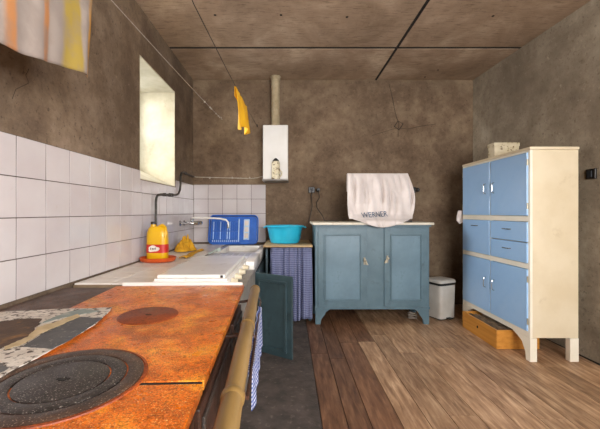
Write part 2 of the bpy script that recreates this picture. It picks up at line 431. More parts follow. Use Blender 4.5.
# wall behind the photographer, with an unseen window added to light the room
b = B(); V0, V1, VZ0, VZ1 = 0.15, 2.15, 0.95, 2.45
b.box(-1.74, V0, YF - 0.2, YF, 0, ZC); b.box(V1, 2.9, YF - 0.2, YF, 0, ZC)
b.box(V0, V1, YF - 0.2, YF, 0, VZ0); b.box(V0, V1, YF - 0.2, YF, VZ1, ZC)
struct('wall_front', b, 'plaster_right')
# windows
def window(name, plane, c, a0, a1, z0, z1, nsash, nrow):
    """casement window lying in plane 'x' or 'y' at coordinate c"""
    def slab(bb, p0, p1, q0, q1, t):
        if plane == 'x': bb.box(c - t, c + t, p0, p1, q0, q1, 0.003)
        else: bb.box(p0, p1, c - t, c + t, q0, q1, 0.003)
    fb = B(); w_ = 0.045
    slab(fb, a0, a1, z0, z0 + w_, 0.03); slab(fb, a0, a1, z1 - w_, z1, 0.03)
    slab(fb, a0, a0 + w_, z0 + w_, z1 - w_, 0.03); slab(fb, a1 - w_, a1, z0 + w_, z1 - w_, 0.03)
    root = struct(name, fb, 'windowframe')
    sw = (a1 - a0 - 2 * w_) / nsash; ph = (z1 - z0 - 2 * w_) / nrow
    for i in range(nsash):
        s0 = a0 + w_ + i * sw
        sb = B()
        slab(sb, s0 + 0.002, s0 + 0.03, z0 + w_ + 0.002, z1 - w_ - 0.002, 0.018); slab(sb, s0 + sw - 0.03, s0 + sw - 0.002, z0 + w_ + 0.002, z1 - w_ - 0.002, 0.018)
        for j in range(nrow + 1):
            zz = z0 + w_ + j * ph
            slab(sb, s0 + 0.03, s0 + sw - 0.03, max(z0 + w_ + 0.002, zz - 0.014), min(z1 - w_ - 0.002, zz + 0.014), 0.015)
        sash = obj('sash', sb, 'windowframe', root)
        for j in range(nrow):
            zz = z0 + w_ + j * ph; pb = B()
            slab(pb, s0 + 0.028, s0 + sw - 0.028, zz + 0.012, zz + ph - 0.012, 0.002)
            obj('pane', pb, 'glass', sash)
window('window_1', 'x', -1.715, WY0, WY1, WZ0 + 0.005, WZ1, 2, 2)
window('unseen_window_right', 'x', 2.70, RY0, RY1, RZ0, RZ1, 2, 2)  # unseen window added in the right wall to brighten the room
window('unseen_window_rear', 'y', YF - 0.10, V0, V1, VZ0, VZ1, 3, 2)  # unseen window behind the camera, added for its light

# ceiling: concrete slabs under a dark deck, open joints between them
ceiling = struct('ceiling', B().box(-1.74, 2.9, YF - 0.2, YB + 0.2, ZC + 0.05, ZC + 0.15), 'gap')
for (y0, y1) in ((YF, 0.70), (0.745, 3.605), (3.652, YB)):
    for (x0, x1) in ((XL, 1.136), (1.168, None)):
        if x1 is None:
            bb = B().quadbox([(x0, y0), (xr(y0), y0), (xr(y1), y1), (x0, y1)], ZC, ZC + 0.049)
        else:
            bb = B().box(x0, x1, y0, y1, ZC, ZC + 0.049)
        obj('ceiling_slab', bb, 'ceiling', ceiling)
fb = B(); fb.box(XL, 2.5, 3.605, 3.652, ZC + 0.005, ZC + 0.05); fb.box(XL, 2.55, 0.70, 0.745, ZC + 0.005, ZC + 0.05)
fb.box(1.136, 1.168, YF, 0.70, ZC + 0.005, ZC + 0.05); fb.box(1.136, 1.168, 0.745, 3.605, ZC + 0.005, ZC + 0.05); fb.box(1.136, 1.168, 3.652, YB, ZC + 0.005, ZC + 0.05)
obj('joint_filler', fb, 'gap', ceiling)
nh = obj('nail_hole', B().lathe([(0, -0.004), (0.010, -0.003), (0.013, 0.001), (0, 0.001)], (0, 0, ZC), 10), 'gap', ceiling)
nh.location.x = 0; first = True
for px, py in ((215, 15), (281, 15), (347, 17), (493, 16), (438, 70), (425, 77)):
    D = (ZC - EYE) * F / (212 - py); x = (px - 289) * D / F
    if first: nh.location.x = x - ORG[ceiling].x; nh.location.y = D - ORG[ceiling].y; first = False; base = (x, D)
    else: dupl(nh, ceiling, (x - base[0], D - base[1], 0))

# floor: worn concrete on the left, boards on the right
floor = struct('floor', B().box(-1.74, 2.9, YF - 0.2, YB + 0.2, -0.12, -0.018), 'gap')
obj('concrete_strip', B().box(XL, 0.188, YF, YB, -0.018, -0.003), 'concrete', floor)
x = 0.192; k = 0
rp = random.Random(3)
while x < 2.63:
    wd = rp.uniform(0.135, 0.185)
    cuts = [YF] + [rp.uniform(0.2, 2.2), rp.uniform(2.6, 3.5)] + [YB]
    for y0, y1 in zip(cuts, cuts[1:]):
        X1 = min(x + wd, xr(y1) - 0.003)
        if X1 - x < 0.02: continue
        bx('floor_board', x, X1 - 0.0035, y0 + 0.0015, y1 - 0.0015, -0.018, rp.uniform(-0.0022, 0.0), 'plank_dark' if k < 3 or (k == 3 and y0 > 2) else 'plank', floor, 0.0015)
    x += wd; k += 1

# cracks in the back wall plaster
def crackline(pts, wid, parent, D=YB):
    bb = B()
    P = [PX(a, c, D) for a, c in pts]
    bb.tube([(p.x, D, p.z) for p in P], [wid * (0.6 + 0.8 * random.random()) for _ in P], 5)
    return obj('crack', bb, 'crack', parent)
crackline([(389, 84), (391, 92), (393, 101), (395, 112), (397, 119), (399, 124), (398, 131), (398, 137)], 0.004, wall_back)
crackline([(371, 136), (380, 133), (390, 130), (398, 128), (408, 129), (422, 126), (436, 124)], 0.0025, wall_back)
crackline([(394, 127), (398, 121), (403, 124), (399, 130), (394, 126)], 0.006, wall_back)
bb = B().tube([(XL, 1.66, 1.92), (XL, 1.64, 1.88), (XL, 1.66, 1.85), (XL, 1.62, 1.82), (XL, 1.58, 1.79), (XL, 1.56, 1.74)], 0.0013, 5)
obj('crack', bb, 'crack', wall_left)

# glazed wall tiles, each one a piece of its wall
TS = 0.193; TOP = 1.575; RH = 0.191
def tile_mesh_left(y0, y1, z0, z1):
    return B().box(XL + 0.0055, XL + 0.008, y0 + 0.0022, y1 - 0.0022, z0 + 0.0022, z1 - 0.0022, 0.001, 1)
GZ = TOP - 4 * RH
gb = B()
gb.box(XL, XL + 0.006, 0.416, WY0, GZ, TOP); gb.box(XL, XL + 0.006, WY0, WY1, GZ, WZ0 - 0.005); gb.box(XL, XL + 0.006, WY1, YB - 0.0065, GZ, TOP)
obj('grout', gb, 'grout', wall_left)
obj('grout', B().box(XL + 0.0065, XL + 0.009 + 5 * 0.1905, YB - 0.006, YB, GZ, TOP + 0.008), 'grout', wall_back)
proto = None; rt = random.Random(11)
for c in range(-6, 16):
    y0 = 1.574 + c * TS; y1 = min(y0 + TS, YB - 0.009)
    for r in range(4):
        z1 = TOP - r * RH; z0 = z1 - RH
        if r == 3: z0 += 0.0
        if r == 0 and y1 > WY0 and y0 < WY1:
            segs = []
            if y0 < WY0: segs.append((y0, WY0, z1))
            segs.append((max(y0, WY0), min(y1, WY1), WZ0 - 0.004))
            if y1 > WY1: segs.append((WY1, y1, z1))
            for s0, s1, t1 in segs: 
                if s1 - s0 > 0.01: obj('tile', tile_mesh_left(s0, s1, z0, t1), 'tile', wall_left)
            continue
        if abs(y1 - y0 - TS) > 1e-6:
            o = obj('tile', tile_mesh_left(y0, y1, z0, z1), 'tile', wall_left)
        elif proto is None:
            proto = obj('tile', tile_mesh_left(y0, y1, z0, z1), 'tile', wall_left); o = proto; pc = (y0, z0)
        else:
            o = dupl(proto, wall_left, (0, y0 - pc[0], z0 - pc[1]))
        o.rotation_euler = (0, rt.uniform(-0.006, 0.006), rt.uniform(-0.006, 0.006))
proto = None
for c in range(5):
    x0 = XL + 0.009 + c * 0.1905
    for r in range(4):
        z0 = TOP + 0.008 - (r + 1) * RH
        if proto is None:
            proto = obj('tile', B().box(x0 + 0.0022, x0 + 0.1885, YB - 0.008, YB - 0.0055, z0 + 0.0022, z0 + RH - 0.0022, 0.001, 1), 'tile', wall_back); pc = (x0, z0); o = proto
        else: o = dupl(proto, wall_back, (x0 - pc[0], 0, z0 - pc[1]))
        o.rotation_euler = (rt.uniform(-0.006, 0.006), 0, rt.uniform(-0.006, 0.006))

# ------------------------------------------------------------------ rusty range (turned a little out of square)
stove = thing('cast_iron_range', 'long rusty orange cast iron cooking range in front of the tiled wall', 'stove')
SA = math.radians(2.4); SP = Vector((-0.231, 1.3, 0)); SR = Matrix.Rotation(SA, 3, 'Z'); SI = SR.inverted()
ZT = 0.80
def SL(p): return SI @ (Vector(p) - SP)              # room point -> range's own frame
bx('body', -0.70, -0.035, -0.86, 0.645, 0.10, 0.772, 'iron_side', stove, 0.006)
bx('plinth', -0.66, -0.07, -0.84, 0.62, 0.0, 0.10, 'iron', stove, 0.004)
bx('hot_plate', -0.72, 0.0, -0.452, 0.656, 0.774, ZT, 'rust', stove, 0.002)
bx('seam_bar', -0.70, -0.004, -0.467, -0.453, 0.774, ZT - 0.0025, 'gap', stove, 0.001)
bx('hot_plate', -0.72, 0.0, -0.88, -0.468, 0.774, ZT, 'rust', stove, 0.002)
def ring(name, c, r0, r1, zt, mat, dome=0.0):
    prof = [(r1 - 0.002, ZT - 0.001), (r1 - 0.001, ZT + zt - 0.002), (r1 - 0.004, ZT + zt)]
    if r0 > 0:
        prof += [(r0 + 0.004, ZT + zt), (r0 + 0.001, ZT + zt - 0.002), (r0 + 0.002, ZT - 0.001), (r1 - 0.002, ZT - 0.001)]
    else:
        prof += [(0.012, ZT + zt), (0.009, ZT + zt - 0.004), (0, ZT + zt - 0.004)]
    return obj(name, B().lathe(prof, (c.x, c.y, 0), 56), mat, stove, True)
c1 = SL((-0.56, 0.843, 0))
obj('hob_collar', B().lathe([(0.196, ZT - 0.001), (0.195, ZT + 0.003), (0.188, ZT + 0.004), (0.187, ZT - 0.001), (0.196, ZT - 0.001)], (c1.x, c1.y, 0), 56), 'rust_dark', stove, True)
ring('hob_ring', c1, 0.146, 0.186, 0.006, 'hob_edge')
ring('hob_ring', c1, 0.106, 0.144, 0.006, 'hob')
lid = ring('hob_lid', c1, 0.0, 0.104, 0.006, 'hob')
obj('lid_slot', B().box(c1.x - 0.016, c1.x + 0.016, c1.y - 0.005, c1.y + 0.005, ZT + 0.001, ZT + 0.0068, 0.001), 'gap', lid)
c2 = SL((-0.57, 1.38, 0))
lid2 = ring('hob_lid', c2, 0.0, 0.117, 0.004, 'rust_dark')
obj('lid_slot', B().box(c2.x - 0.012, c2.x + 0.012, c2.y - 0.004, c2.y + 0.004, ZT + 0.001, ZT + 0.0048, 0.001), 'gap', lid2)
# doors and frames on the side that faces the room
for (v0, v1, z0, z1) in ((-0.84, -0.50, 0.40, 0.74), (-0.84, -0.50, 0.14, 0.37), (-0.44, 0.20, 0.20, 0.72), (0.27, 0.62, 0.16, 0.70)):
    dr = bx('oven_door', -0.035, -0.012, v0, v1, z0, z1, 'iron_side', stove, 0.005)
    fr = B()
    fr.box(-0.012, -0.004, v0 + 0.02, v1 - 0.02, z1 - 0.05, z1 - 0.03, 0.002); fr.box(-0.012, -0.004, v0 + 0.02, v1 - 0.02, z0 + 0.03, z0 + 0.05, 0.002)
    fr.box(-0.012, -0.004, v0 + 0.02, v0 + 0.04, z0 + 0.05, z1 - 0.05, 0.002); fr.box(-0.012, -0.004, v1 - 0.04, v1 - 0.02, z0 + 0.05, z1 - 0.05, 0.002)
    obj('door_moulding', fr, 'iron', dr)
    obj('door_latch', B().tube([(-0.012, v0 + 0.05, (z0 + z1) / 2), (0.012, v0 + 0.05, (z0 + z1) / 2), (0.018, v0 + 0.10, (z0 + z1) / 2)], 0.006, 8), 'iron', dr, True)
# towel rail: a tan pole on iron brackets
def pole_at(v): return Vector((0.075 - 0.013 * v, v, 0.795 - 0.0125 * v))
pl_pts = [pole_at(-0.80 + i * 0.1395) for i in range(11)]
rail = obj('rail_pole', B().tube(pl_pts, [0.0245 + 0.001 * math.sin(i * 2.1) for i in range(11)], 20), 'pole', stove, True)
for v in (-0.54, -0.03, 0.585):
    p0, p1 = pole_at(v - 0.008), pole_at(v + 0.008)
    obj('pole_ring', B().tube([p0 - (p1 - p0) * 0.4, p0, p1, p1 + (p1 - p0) * 0.4], [0.0245, 0.0275, 0.0275, 0.0245], 20), 'pole', rail, True)
for v in (-0.62, 0.0, 0.50):
    p = pole_at(v)
    obj('rail_bracket', B().tube([(-0.03, v, 0.745), (0.01, v, 0.745), (0.045, v, 0.752), (p.x, v, p.z - 0.012)], 0.007, 8), 'iron_side', stove, True)
obj('towel_rod', B().tube([(0.105, -0.42, 0.735), (0.098, 0.55, 0.728)], 0.005, 8), 'iron_side', stove, True)
for v in (-0.42, 0.0, 0.55):
    p = pole_at(v); obj('rod_hanger', B().tube([(p.x + 0.01, v, p.z - 0.015), (0.101, v, 0.733)], 0.0035, 6), 'iron_side', stove, True)
stove.location = SP; stove.rotation_euler = (0, 0, SA); 
# check towel hanging on the rod under the rail
bb = B()
def tw(u, v):
    y = 1.05 + u * 0.70
    drop = (0.135 if u < 0.35 else 0.16) + 0.01 * math.sin(u * 9)
    x_rod = -0.231 + 0.101 - 0.042 * (y - 1.3)
    s = v * (0.05 + drop) - 0.05                     # short back fall, long front fall
    if s < 0: return (x_rod - 0.008 - 0.003 * math.sin(y * 40), y, 0.740 + s)
    return (x_rod + 0.009 + 0.006 * math.sin(y * 46 + v) * v, y, 0.740 - s)
bb.grid(tw, 60, 14, 0.85, 0.24)
tag(obj('dish_towel', bb, 'gingham', None, True, 0.003), 'navy and white check dish towel hanging under the tan rail of the range', 'towel')

# ledge between range and tiled wall
lg = thing('stove_ledge', 'sooty grey masonry ledge between the rusty range and the tiled wall', 'ledge', (-1.1, 0.9, 0))
bx('ledge_base', XL + 0.003, -0.995, 0.35, 1.90, 0.0, 0.765, 'concrete', lg, 0.004)
obj('ledge_top', B().quadbox([(XL + 0.010, 0.30), (-0.914, 0.30), (-0.983, 1.915), (XL + 0.010, 1.915)], 0.766, 0.793), 'ledge', lg)

# worn lino sheet lying on the range, in torn layers
def sheet(name, pix, z, th, mat, parent, jag=0.004, n=7):
    pts = []
    R = random.Random(len(pix) * 31 + int(pix[0][0] * 7))
    P = [ON(a, c, z) for a, c in pix]
    for i, p in enumerate(P):
        q = P[(i + 1) % len(P)]
        for k in range(n):
            m = p.lerp(q, k / n)
            j = jag if k else 0
            pts.append((m.x + R.uniform(-j, j), m.y + R.uniform(-j, j)))
    return obj(name, B().prism(pts, 'z', z, z + th), mat, parent)
MZ = 0.8075
mat_o = thing('lino_sheet', 'torn sheet of pale and grey chequered lino lying on the rusty range', 'lino sheet', (-0.95, 1.0, MZ))
sheet('backing', [(-60, 315), (0, 312.5), (60, 309.5), (112, 308), (108, 313), (95, 325), (75, 337), (47, 353), (20, 367), (0, 378), (-40, 398), (-120, 398)], MZ, 0.003, 'matwhite', mat_o, 0.003, 5)
sheet('grey_square', [(22, 347), (53, 349), (75, 337), (92, 326), (103, 318), (76, 317), (54, 327)], MZ + 0.0032, 0.0012, 'matgrey', mat_o, 0.003)
sheet('green_grey_square', [(40, 324), (52, 318), (68, 312), (84, 309), (100, 311), (84, 314), (62, 318)], MZ + 0.0032, 0.0012, 'matteal', mat_o, 0.003)
sheet('grey_square', [(-50, 362), (-28, 348), (0, 363), (9, 368), (-12, 380), (-40, 385)], MZ + 0.0032, 0.0012, 'matgrey', mat_o, 0.003)
sheet('torn_layer', [(-40, 326), (0, 322), (22, 319), (42, 319), (34, 331), (26, 340), (0, 349), (-40, 356)], MZ + 0.0046, 0.002, 'matbrown', mat_o, 0.005)
sheet('torn_layer', [(28, 337), (36, 328), (56, 322), (78, 314), (80, 317), (56, 327), (38, 335), (26, 343), (5, 350), (4, 347)], MZ + 0.0068, 0.0015, 'mattan', mat_o, 0.004)

# ------------------------------------------------------------------ tiled counter behind the range
CT = 0.80
counter = thing('tiled_counter', 'white tiled worktop along the left wall behind the range', 'counter', (-1.05, 3.0, 0))
bx('counter_base', XL + 0.003, -0.84, 1.985, YB - 0.012, 0.0, CT - 0.03, 'concrete', counter, 0.002)
bx('counter_bed', XL + 0.010, -0.82, 1.985, YB - 0.012, CT - 0.03, CT - 0.006, 'brownboard', counter, 0.002)
bx('edge_strip', -0.965, -0.27, 1.966, 1.984, 0.775, CT + 0.012, 'ctile', counter, 0.003)
proto = None
for i in range(2):
    for j in range(13):
        x0 = XL + 0.011 + i * 0.219; y0 = 1.988 + j * TS
        if proto is None: proto = obj('tile', B().box(x0 + 0.002, x0 + 0.217, y0 + 0.002, y0 + TS - 0.002, CT - 0.006, CT + 0.002, 0.002, 1), 'ctile', counter); pc = (x0, y0)
        else: dupl(proto, counter, (x0 - pc[0], y0 - pc[1], 0))

# white gas cooker with its lid closed
ck = thing('gas_cooker', 'white enamel gas cooker with closed lid beyond the rusty range', 'cooker', (-0.55, 2.42, 0))
bx('body', -0.80, -0.36, 1.99, 2.88, 0.02, 0.815, 'enamel', ck, 0.006)
bx('lower_body', -0.36, -0.285, 1.995, 2.87, 0.02, 0.735, 'greyledge', ck, 0.004)
ld = bx('lid', -0.775, -0.375, 1.988, 2.865, 0.831, 0.853, 'enamel', ck, 0.008)
bx('lid_rim', -0.79, -0.362, 1.986, 2.875, 0.816, 0.830, 'enamel', ck, 0.005)
bx('lid_catch', -0.40, -0.386, 1.980, 1.990, 0.836, 0.850, 'black', ld, 0.001)
for y in (2.14, 2.30, 2.49, 2.68):
    kb = obj('control_knob', B().tube([(-0.362, y, 0.782), (-0.345, y, 0.782), (-0.343, y, 0.782), (-0.322, y, 0.782), (-0.318, y, 0.782)], [0.024, 0.024, 0.019, 0.017, 0.012], 18), 'knob', ck, True)
    bx('pointer', -0.319, -0.314, y - 0.003, y + 0.003, 0.770, 0.796, 'black', kb, 0.001)
for (y, z) in ((2.05, 0.55), (2.82, 0.55)): obj('oven_handle_post', B().tube([(-0.285, y, z), (-0.262, y, z)], 0.007, 8), 'steel', ck, True)
obj('oven_handle', B().tube([(-0.262, 2.04, 0.55), (-0.262, 2.83, 0.55)], 0.008, 10), 'steel', ck, True)

# ceramic sink
SX0, SX1, SY0, SY1, SZ0, SZ1 = -0.815, -0.300, 2.915, 4.43, 0.715, 0.795
sk = thing('ceramic_sink', 'white ceramic sink with draining shelf below the blue rack', 'sink', (-0.55, 3.6, SZ0))
bb = B()
hx0, hx1, hy0, hy1, hz = -0.76, -0.36, 3.52, 4.30, 0.725
bb.box(SX0, SX1, SY0, hy0, SZ0, SZ1, 0.008); bb.box(SX0, SX1, hy1, SY1, SZ0, SZ1, 0.008)
bb.box(SX0, hx0, hy0 - 0.01, hy1 + 0.01, SZ0, SZ1, 0.008); bb.box(hx1, SX1, hy0 - 0.01, hy1 + 0.01, SZ0, SZ1, 0.008)
obj('rim', bb, 'ceramic', sk, True)
bx('basin_floor', hx0 - 0.005, hx1 + 0.005, hy0 - 0.005, hy1 + 0.005, SZ0 + 0.001, hz, 'ceramic', sk, 0.002)
obj('drain', B().lathe([(0.035, hz - 0.001), (0.035, hz + 0.002), (0.028, hz + 0.003), (0.022, hz + 0.001), (0, hz + 0.001)], (-0.56, 3.9, 0), 20), 'steel', sk, True)
for i in range(7):
    xx = -0.74 + i * 0.06
    obj('drain_rib', B().tube([(xx, 2.98, SZ1 - 0.002), (xx, 3.46, SZ1 - 0.002)], 0.005, 8), 'ceramic', sk, True)
# cabinet below it, one door swung open towards the camera
sc = thing('sink_cabinet', 'dark teal cabinet under the sink with its panelled door swung open', 'cabinet', (-0.55, 3.6, 0))
bx('side_panel', -0.80, -0.312, 2.92, 2.94, 0.0, 0.712, 'teal', sc, 0.002)
bx('side_panel', -0.80, -0.312, 4.40, 4.42, 0.0, 0.712, 'teal', sc, 0.002)
bx('floor_panel', -0.80, -0.312, 2.942, 4.398, 0.05, 0.07, 'teal', sc, 0.002)
bx('back_panel', -0.805, -0.79, 2.942, 4.398, 0.075, 0.712, 'teal', sc, 0.001)
bx('top_rail', -0.33, -0.312, 2.942, 4.398, 0.66, 0.712, 'greyledge', sc, 0.002)
bx('stile', -0.33, -0.312, 3.33, 3.38, 0.072, 0.658, 'teal', sc, 0.002)
def panel_door(parent, x0, x1, y, z0, z1, mat, pmat, name='door', fw=0.045, t=0.02, m=0.012):
    """panelled door facing -Y; front plane at y"""
    d = bx(name, x0, x1, y, y + t, z0, z1, mat, parent, 0.003)
    fr = B(); a0, a1, b0, b1 = x0 + fw, x1 - fw, z0 + fw, z1 - fw
    fr.box(a0, a1, y - m * .8, y + .001, b1 - m, b1, 0.003); fr.box(a0, a1, y - m * .8, y + .001, b0, b0 + m, 0.003)
    fr.box(a0, a0 + m, y - m * .8, y + .001, b0 + m, b1 - m, 0.003); fr.box(a1 - m, a1, y - m * .8, y + .001, b0 + m, b1 - m, 0.003)
    obj('moulding', fr, mat, d)
    bx('panel', a0 + m + .004, a1 - m - .004, y - 0.004, y + 0.001, b0 + m + .004, b1 - m - .004, pmat, d, 0.002)
    return d
dd = panel_door(sc, 0.0, 0.375, 0.0, 0.05, 0.708, 'teal', 'teal', m=0.02)
dd.location = Vector((-0.292, 2.885, 0)) - ORG[sc]
# door mesh was centred on itself: swing it about its hinge edge
ang = math.radians(-33)
off = Matrix.Rotation(ang, 3, 'Z') @ Vector((0.1875, 0.01, 0))
dd.location = Vector((-0.292, 2.885, 0)) + off + Vector((0, 0, 0.379)) - ORG[sc]
dd.rotation_euler = (0, 0, ang)
bx('door', -0.310, -0.292, 3.385, 4.39, 0.075, 0.655, 'teal', sc, 0.003)

# bottle, tray, cloths by the tap
tray = obj('round_tray', B().lathe([(0, 0.002), (0.118, 0.0), (0.140, 0.010), (0.150, 0.036), (0.147, 0.040), (0.141, 0.036), (0.132, 0.016), (0, 0.012)], (-1.102, 2.86, CT + 0.003), 40, 1, 0.85), 'orange', None, True)
tag(tray, 'round orange plastic dish standing under the yellow bottle', 'dish')
bt = thing('detergent_bottle', 'yellow plastic jug with red label standing in the orange dish', 'bottle', (-1.105, 2.86, CT + 0.017))
Z0 = CT + 0.017; bc = (-1.105, 2.86, Z0)
obj('body', B().lathe([(0, 0), (0.076, 0.0), (0.084, 0.010), (0.086, 0.06), (0.0855, 0.19), (0.083, 0.225), (0.072, 0.262), (0.060, 0.280), (0, 0.284)], bc, 48, 1.0, 0.62, 3.2), 'yellowb', bt, True)
obj('neck', B().lathe([(0, 0.272), (0.024, 0.272), (0.022, 0.300), (0, 0.300)], (bc[0] - 0.035, bc[1], Z0), 20), 'yellowb', bt, True)
cp = obj('cap', B().lathe([(0, 0.296), (0.022, 0.296), (0.0225, 0.316), (0.019, 0.322), (0, 0.322)], (bc[0] - 0.035, bc[1], Z0), 20), 'black', bt, True)
obj('handle', B().tube([(bc[0] + 0.012, bc[1] - 0.004, Z0 + 0.278), (bc[0] + 0.045, bc[1] - 0.010, Z0 + 0.292), (bc[0] + 0.070, bc[1] - 0.02, Z0 + 0.275), (bc[0] + 0.080, bc[1] - 0.025, Z0 + 0.235), (bc[0] + 0.074, bc[1] - 0.03, Z0 + 0.19)], 0.013, 12), 'yellowb', bt, True)
lb = obj('label', B().lathe([(0.0862, 0.064), (0.0874, 0.064), (0.0874, 0.134), (0.0862, 0.134), (0.0862, 0.064)], bc, 48, 1.0, 0.62, 3.2), 'red', bt, True)
sp_ = []
for k in range(22):
    a = 2 * PI * k / 22; q = 1 + 0.14 * math.cos(3 * a + 0.5) + 0.08 * math.sin(5 * a)
    sp_.append((bc[0] - 0.013 + 0.045 * q * math.cos(a), Z0 + 0.099 + 0.026 * q * math.sin(a)))
yf = bc[1] - 0.0874 * 0.62
obj('label_splash', B().prism(sp_, 'y', yf - 0.0012, yf + 0.002), 'label', lb)
bb = B()
for k, (hh, ww) in enumerate(((0.018, 0.006), (0.014, 0.008), (0.014, 0.007), (0.018, 0.005))):
    x0 = bc[0] - 0.040 + k * 0.013
    bb.prism([(x0, Z0 + 0.092), (x0 + ww, Z0 + 0.092), (x0 + ww + 0.003, Z0 + 0.092 + hh), (x0 + 0.003, Z0 + 0.092 + hh)], 'y', yf - 0.002, yf - 0.0011)
obj('label_print', bb, 'inkdark', lb)

def crumple(name, c, rx, ry, h, mat, label, cat, seed, sharp=1.0):
    bb = B(); off = Vector((seed * 3.7, seed * 1.3, seed * 2.1))
    def fn(u, v):
        r = v; a = u * 2 * PI
        lob = 1 + 0.28 * mnoise.noise(Vector((math.cos(a) * 1.2, math.sin(a) * 1.2, 0)) + off)
        x, y = math.cos(a) * r * lob, math.sin(a) * r * lob
        n1 = mnoise.noise(Vector((x * 1.9, y * 1.9, 0)) + off); n2 = abs(mnoise.noise(Vector((x * 5.5, y * 5.5, 2)) + off))
        hh = max(0.0, 1 - r ** 1.7) ** 0.7
        z = h * hh * (0.62 + 0.55 * n1 + 0.75 * (n2 - 0.15) * sharp)
        return (c[0] + x * rx, c[1] + y * ry, c[2] + max(0.003, z) + 0.004 * (r > 0.9))
    bb.grid(fn, 56, 22)
    bmesh.ops.remove_doubles(bb.b, verts=bb.b.verts[:], dist=1e-5)
    o = obj(name, bb, mat, None, True, 0.003); return tag(o, label, cat)
crumple('crumpled_cloth', (-1.115, 3.64, CT + 0.003), 0.112, 0.15, 0.15, 'yellowcloth', 'crumpled ochre yellow cloth lying behind the yellow bottle', 'cloth', 3)
bb = B()
def strip(u, v):
    y = 3.05 + 0.62 * u
    wv = 0.012 * math.sin(u * 7)
    return (-0.955 + wv + (v - 0.5) * 0.065, y, CT + 0.008 + 0.016 * math.sin(v * PI) * (0.6 + 0.4 * math.sin(u * 13 + 1)))
bb.grid(strip, 40, 8)
tag(obj('wiping_cloth', bb, 'yellowcloth', None, True, 0.004), 'long folded yellow wiping cloth along the edge of the sink', 'cloth')
br = thing('dish_brush', 'small pale scrubbing brush lying at the sink corner', 'brush', (-0.79, 3.62, SZ1))
obj('handle', B().tube([(-0.80, 3.40, SZ1 + 0.010), (-0.79, 3.55, SZ1 + 0.014), (-0.765, 3.66, SZ1 + 0.028)], [0.008, 0.009, 0.012], 10), 'tinblue', br, True)
obj('brush_head', B().lathe([(0, 0), (0.026, 0.0), (0.030, 0.022), (0.024, 0.034), (0, 0.036)], (-0.765, 3.675, SZ1 + 0.002), 18), 'tinblue', br, True)

# wall mixer tap
tp = thing('wall_tap', 'chrome wall mounted mixer tap with long swivel spout above the sink', 'tap', (XL + 0.01, 4.0, 1.09))
X0 = XL + 0.009
for y, n in ((3.93, 0), (4.08, 1)):
    obj('wall_flange', B().tube([(X0, y, 1.09), (X0 + 0.006, y, 1.09), (X0 + 0.016, y, 1.09)], [0.034, 0.034, 0.016], 20), 'steel', tp, True)
    obj('inlet', B().tube([(X0 + 0.010, y, 1.09), (X0 + 0.13, y, 1.09)], 0.013, 12), 'steel', tp, True)
    hd = obj('tap_handle', B().tube([(X0 + 0.13, y - (0.0 if n else 0.01), 1.09), (X0 + 0.16, y, 1.09), (X0 + 0.165, y, 1.09), (X0 + 0.215, y, 1.09), (X0 + 0.22, y, 1.09)], [0.017, 0.017, 0.024, 0.022, 0.016], 16), 'steel', tp, True)
obj('mixer_body', B().tube([(X0 + 0.12, 3.90, 1.09), (X0 + 0.12, 4.11, 1.09)], 0.018, 14), 'steel', tp, True)
obj('riser', B().tube([(X0 + 0.12, 4.0, 1.10), (X0 + 0.12, 4.0, 1.145)], [0.016, 0.02], 14), 'steel', tp, True)
obj('spout', B().tube([(X0 + 0.12, 4.0, 1.145), (X0 + 0.16, 4.0, 1.152), (X0 + 0.30, 4.0, 1.150), (X0 + 0.45, 4.0, 1.142), (X0 + 0.52, 4.0, 1.128), (X0 + 0.545, 4.0, 1.10), (X0 + 0.545, 4.0, 1.06)], 0.0105, 12), 'white', tp, True)
obj('aerator', B().tube([(X0 + 0.545, 4.0, 1.075), (X0 + 0.545, 4.0, 1.03)], 0.015, 14), 'steel', tp, True)

# dark supply pipe on the left wall and the pale cable along the back wall
xp = XL + 0.026
pp = [(xp, 3.18, 0.83), (xp, 3.18, 1.10), (xp, 3.18, 1.31), (xp, 3.19, 1.35), (xp, 3.22, 1.378), (xp, 3.30, 1.39), (xp, 3.54, 1.40), (xp, 3.74, 1.405), (xp, 3.83, 1.425), (xp, 3.88, 1.47), (xp, 3.90, 1.54), (xp, 3.91, 1.63), (xp, 3.94, 1.675), (xp, 4.02, 1.69), (xp, 4.25, 1.682), (xp, 4.44, 1.68)]
sp = thing('supply_pipe', 'dark bent water pipe climbing the tiles above the yellow bottle', 'pipe', (xp, 3.18, 0.83))
obj('pipe_run', B().tube(pp, 0.011, 10), 'pipe', sp, True)
for y, z in ((3.56, 1.40), (3.62, 1.402)):
    obj('coupling', B().tube([(xp, y - 0.02, z), (xp, y + 0.02, z)], 0.018, 8), 'pipe', sp)
for y, z in ((3.40, 1.394), (4.10, 1.688)):
    obj('pipe_clip', B().box(XL + 0.0085, xp + 0.014, y - 0.008, y + 0.008, z - 0.016, z + 0.016, 0.003), 'pipe', sp)
yc = YB - 0.012
wc = thing('wall_cable', 'pale cable clipped along the back wall below the water heater', 'cable', (-0.8, yc, 1.68))
obj('cable', B().tube([(xp - 0.01, 4.45, 1.683), (-1.22, yc, 1.682), (-1.05, yc, 1.678), (-0.85, yc, 1.672), (-0.67, yc, 1.668), (-0.50, yc, 1.664), (-0.42, yc, 1.672), (-0.36, yc, 1.690), (-0.315, yc, 1.705)], 0.005, 8), 'wire_white', wc, True)
for x_ in (-1.05, -0.75, -0.52):
    bx('cable_clip', x_ - 0.008, x_ + 0.008, yc - 0.008, YB + 0.001, 1.660, 1.684, 'wire_white', wc, 0.002)

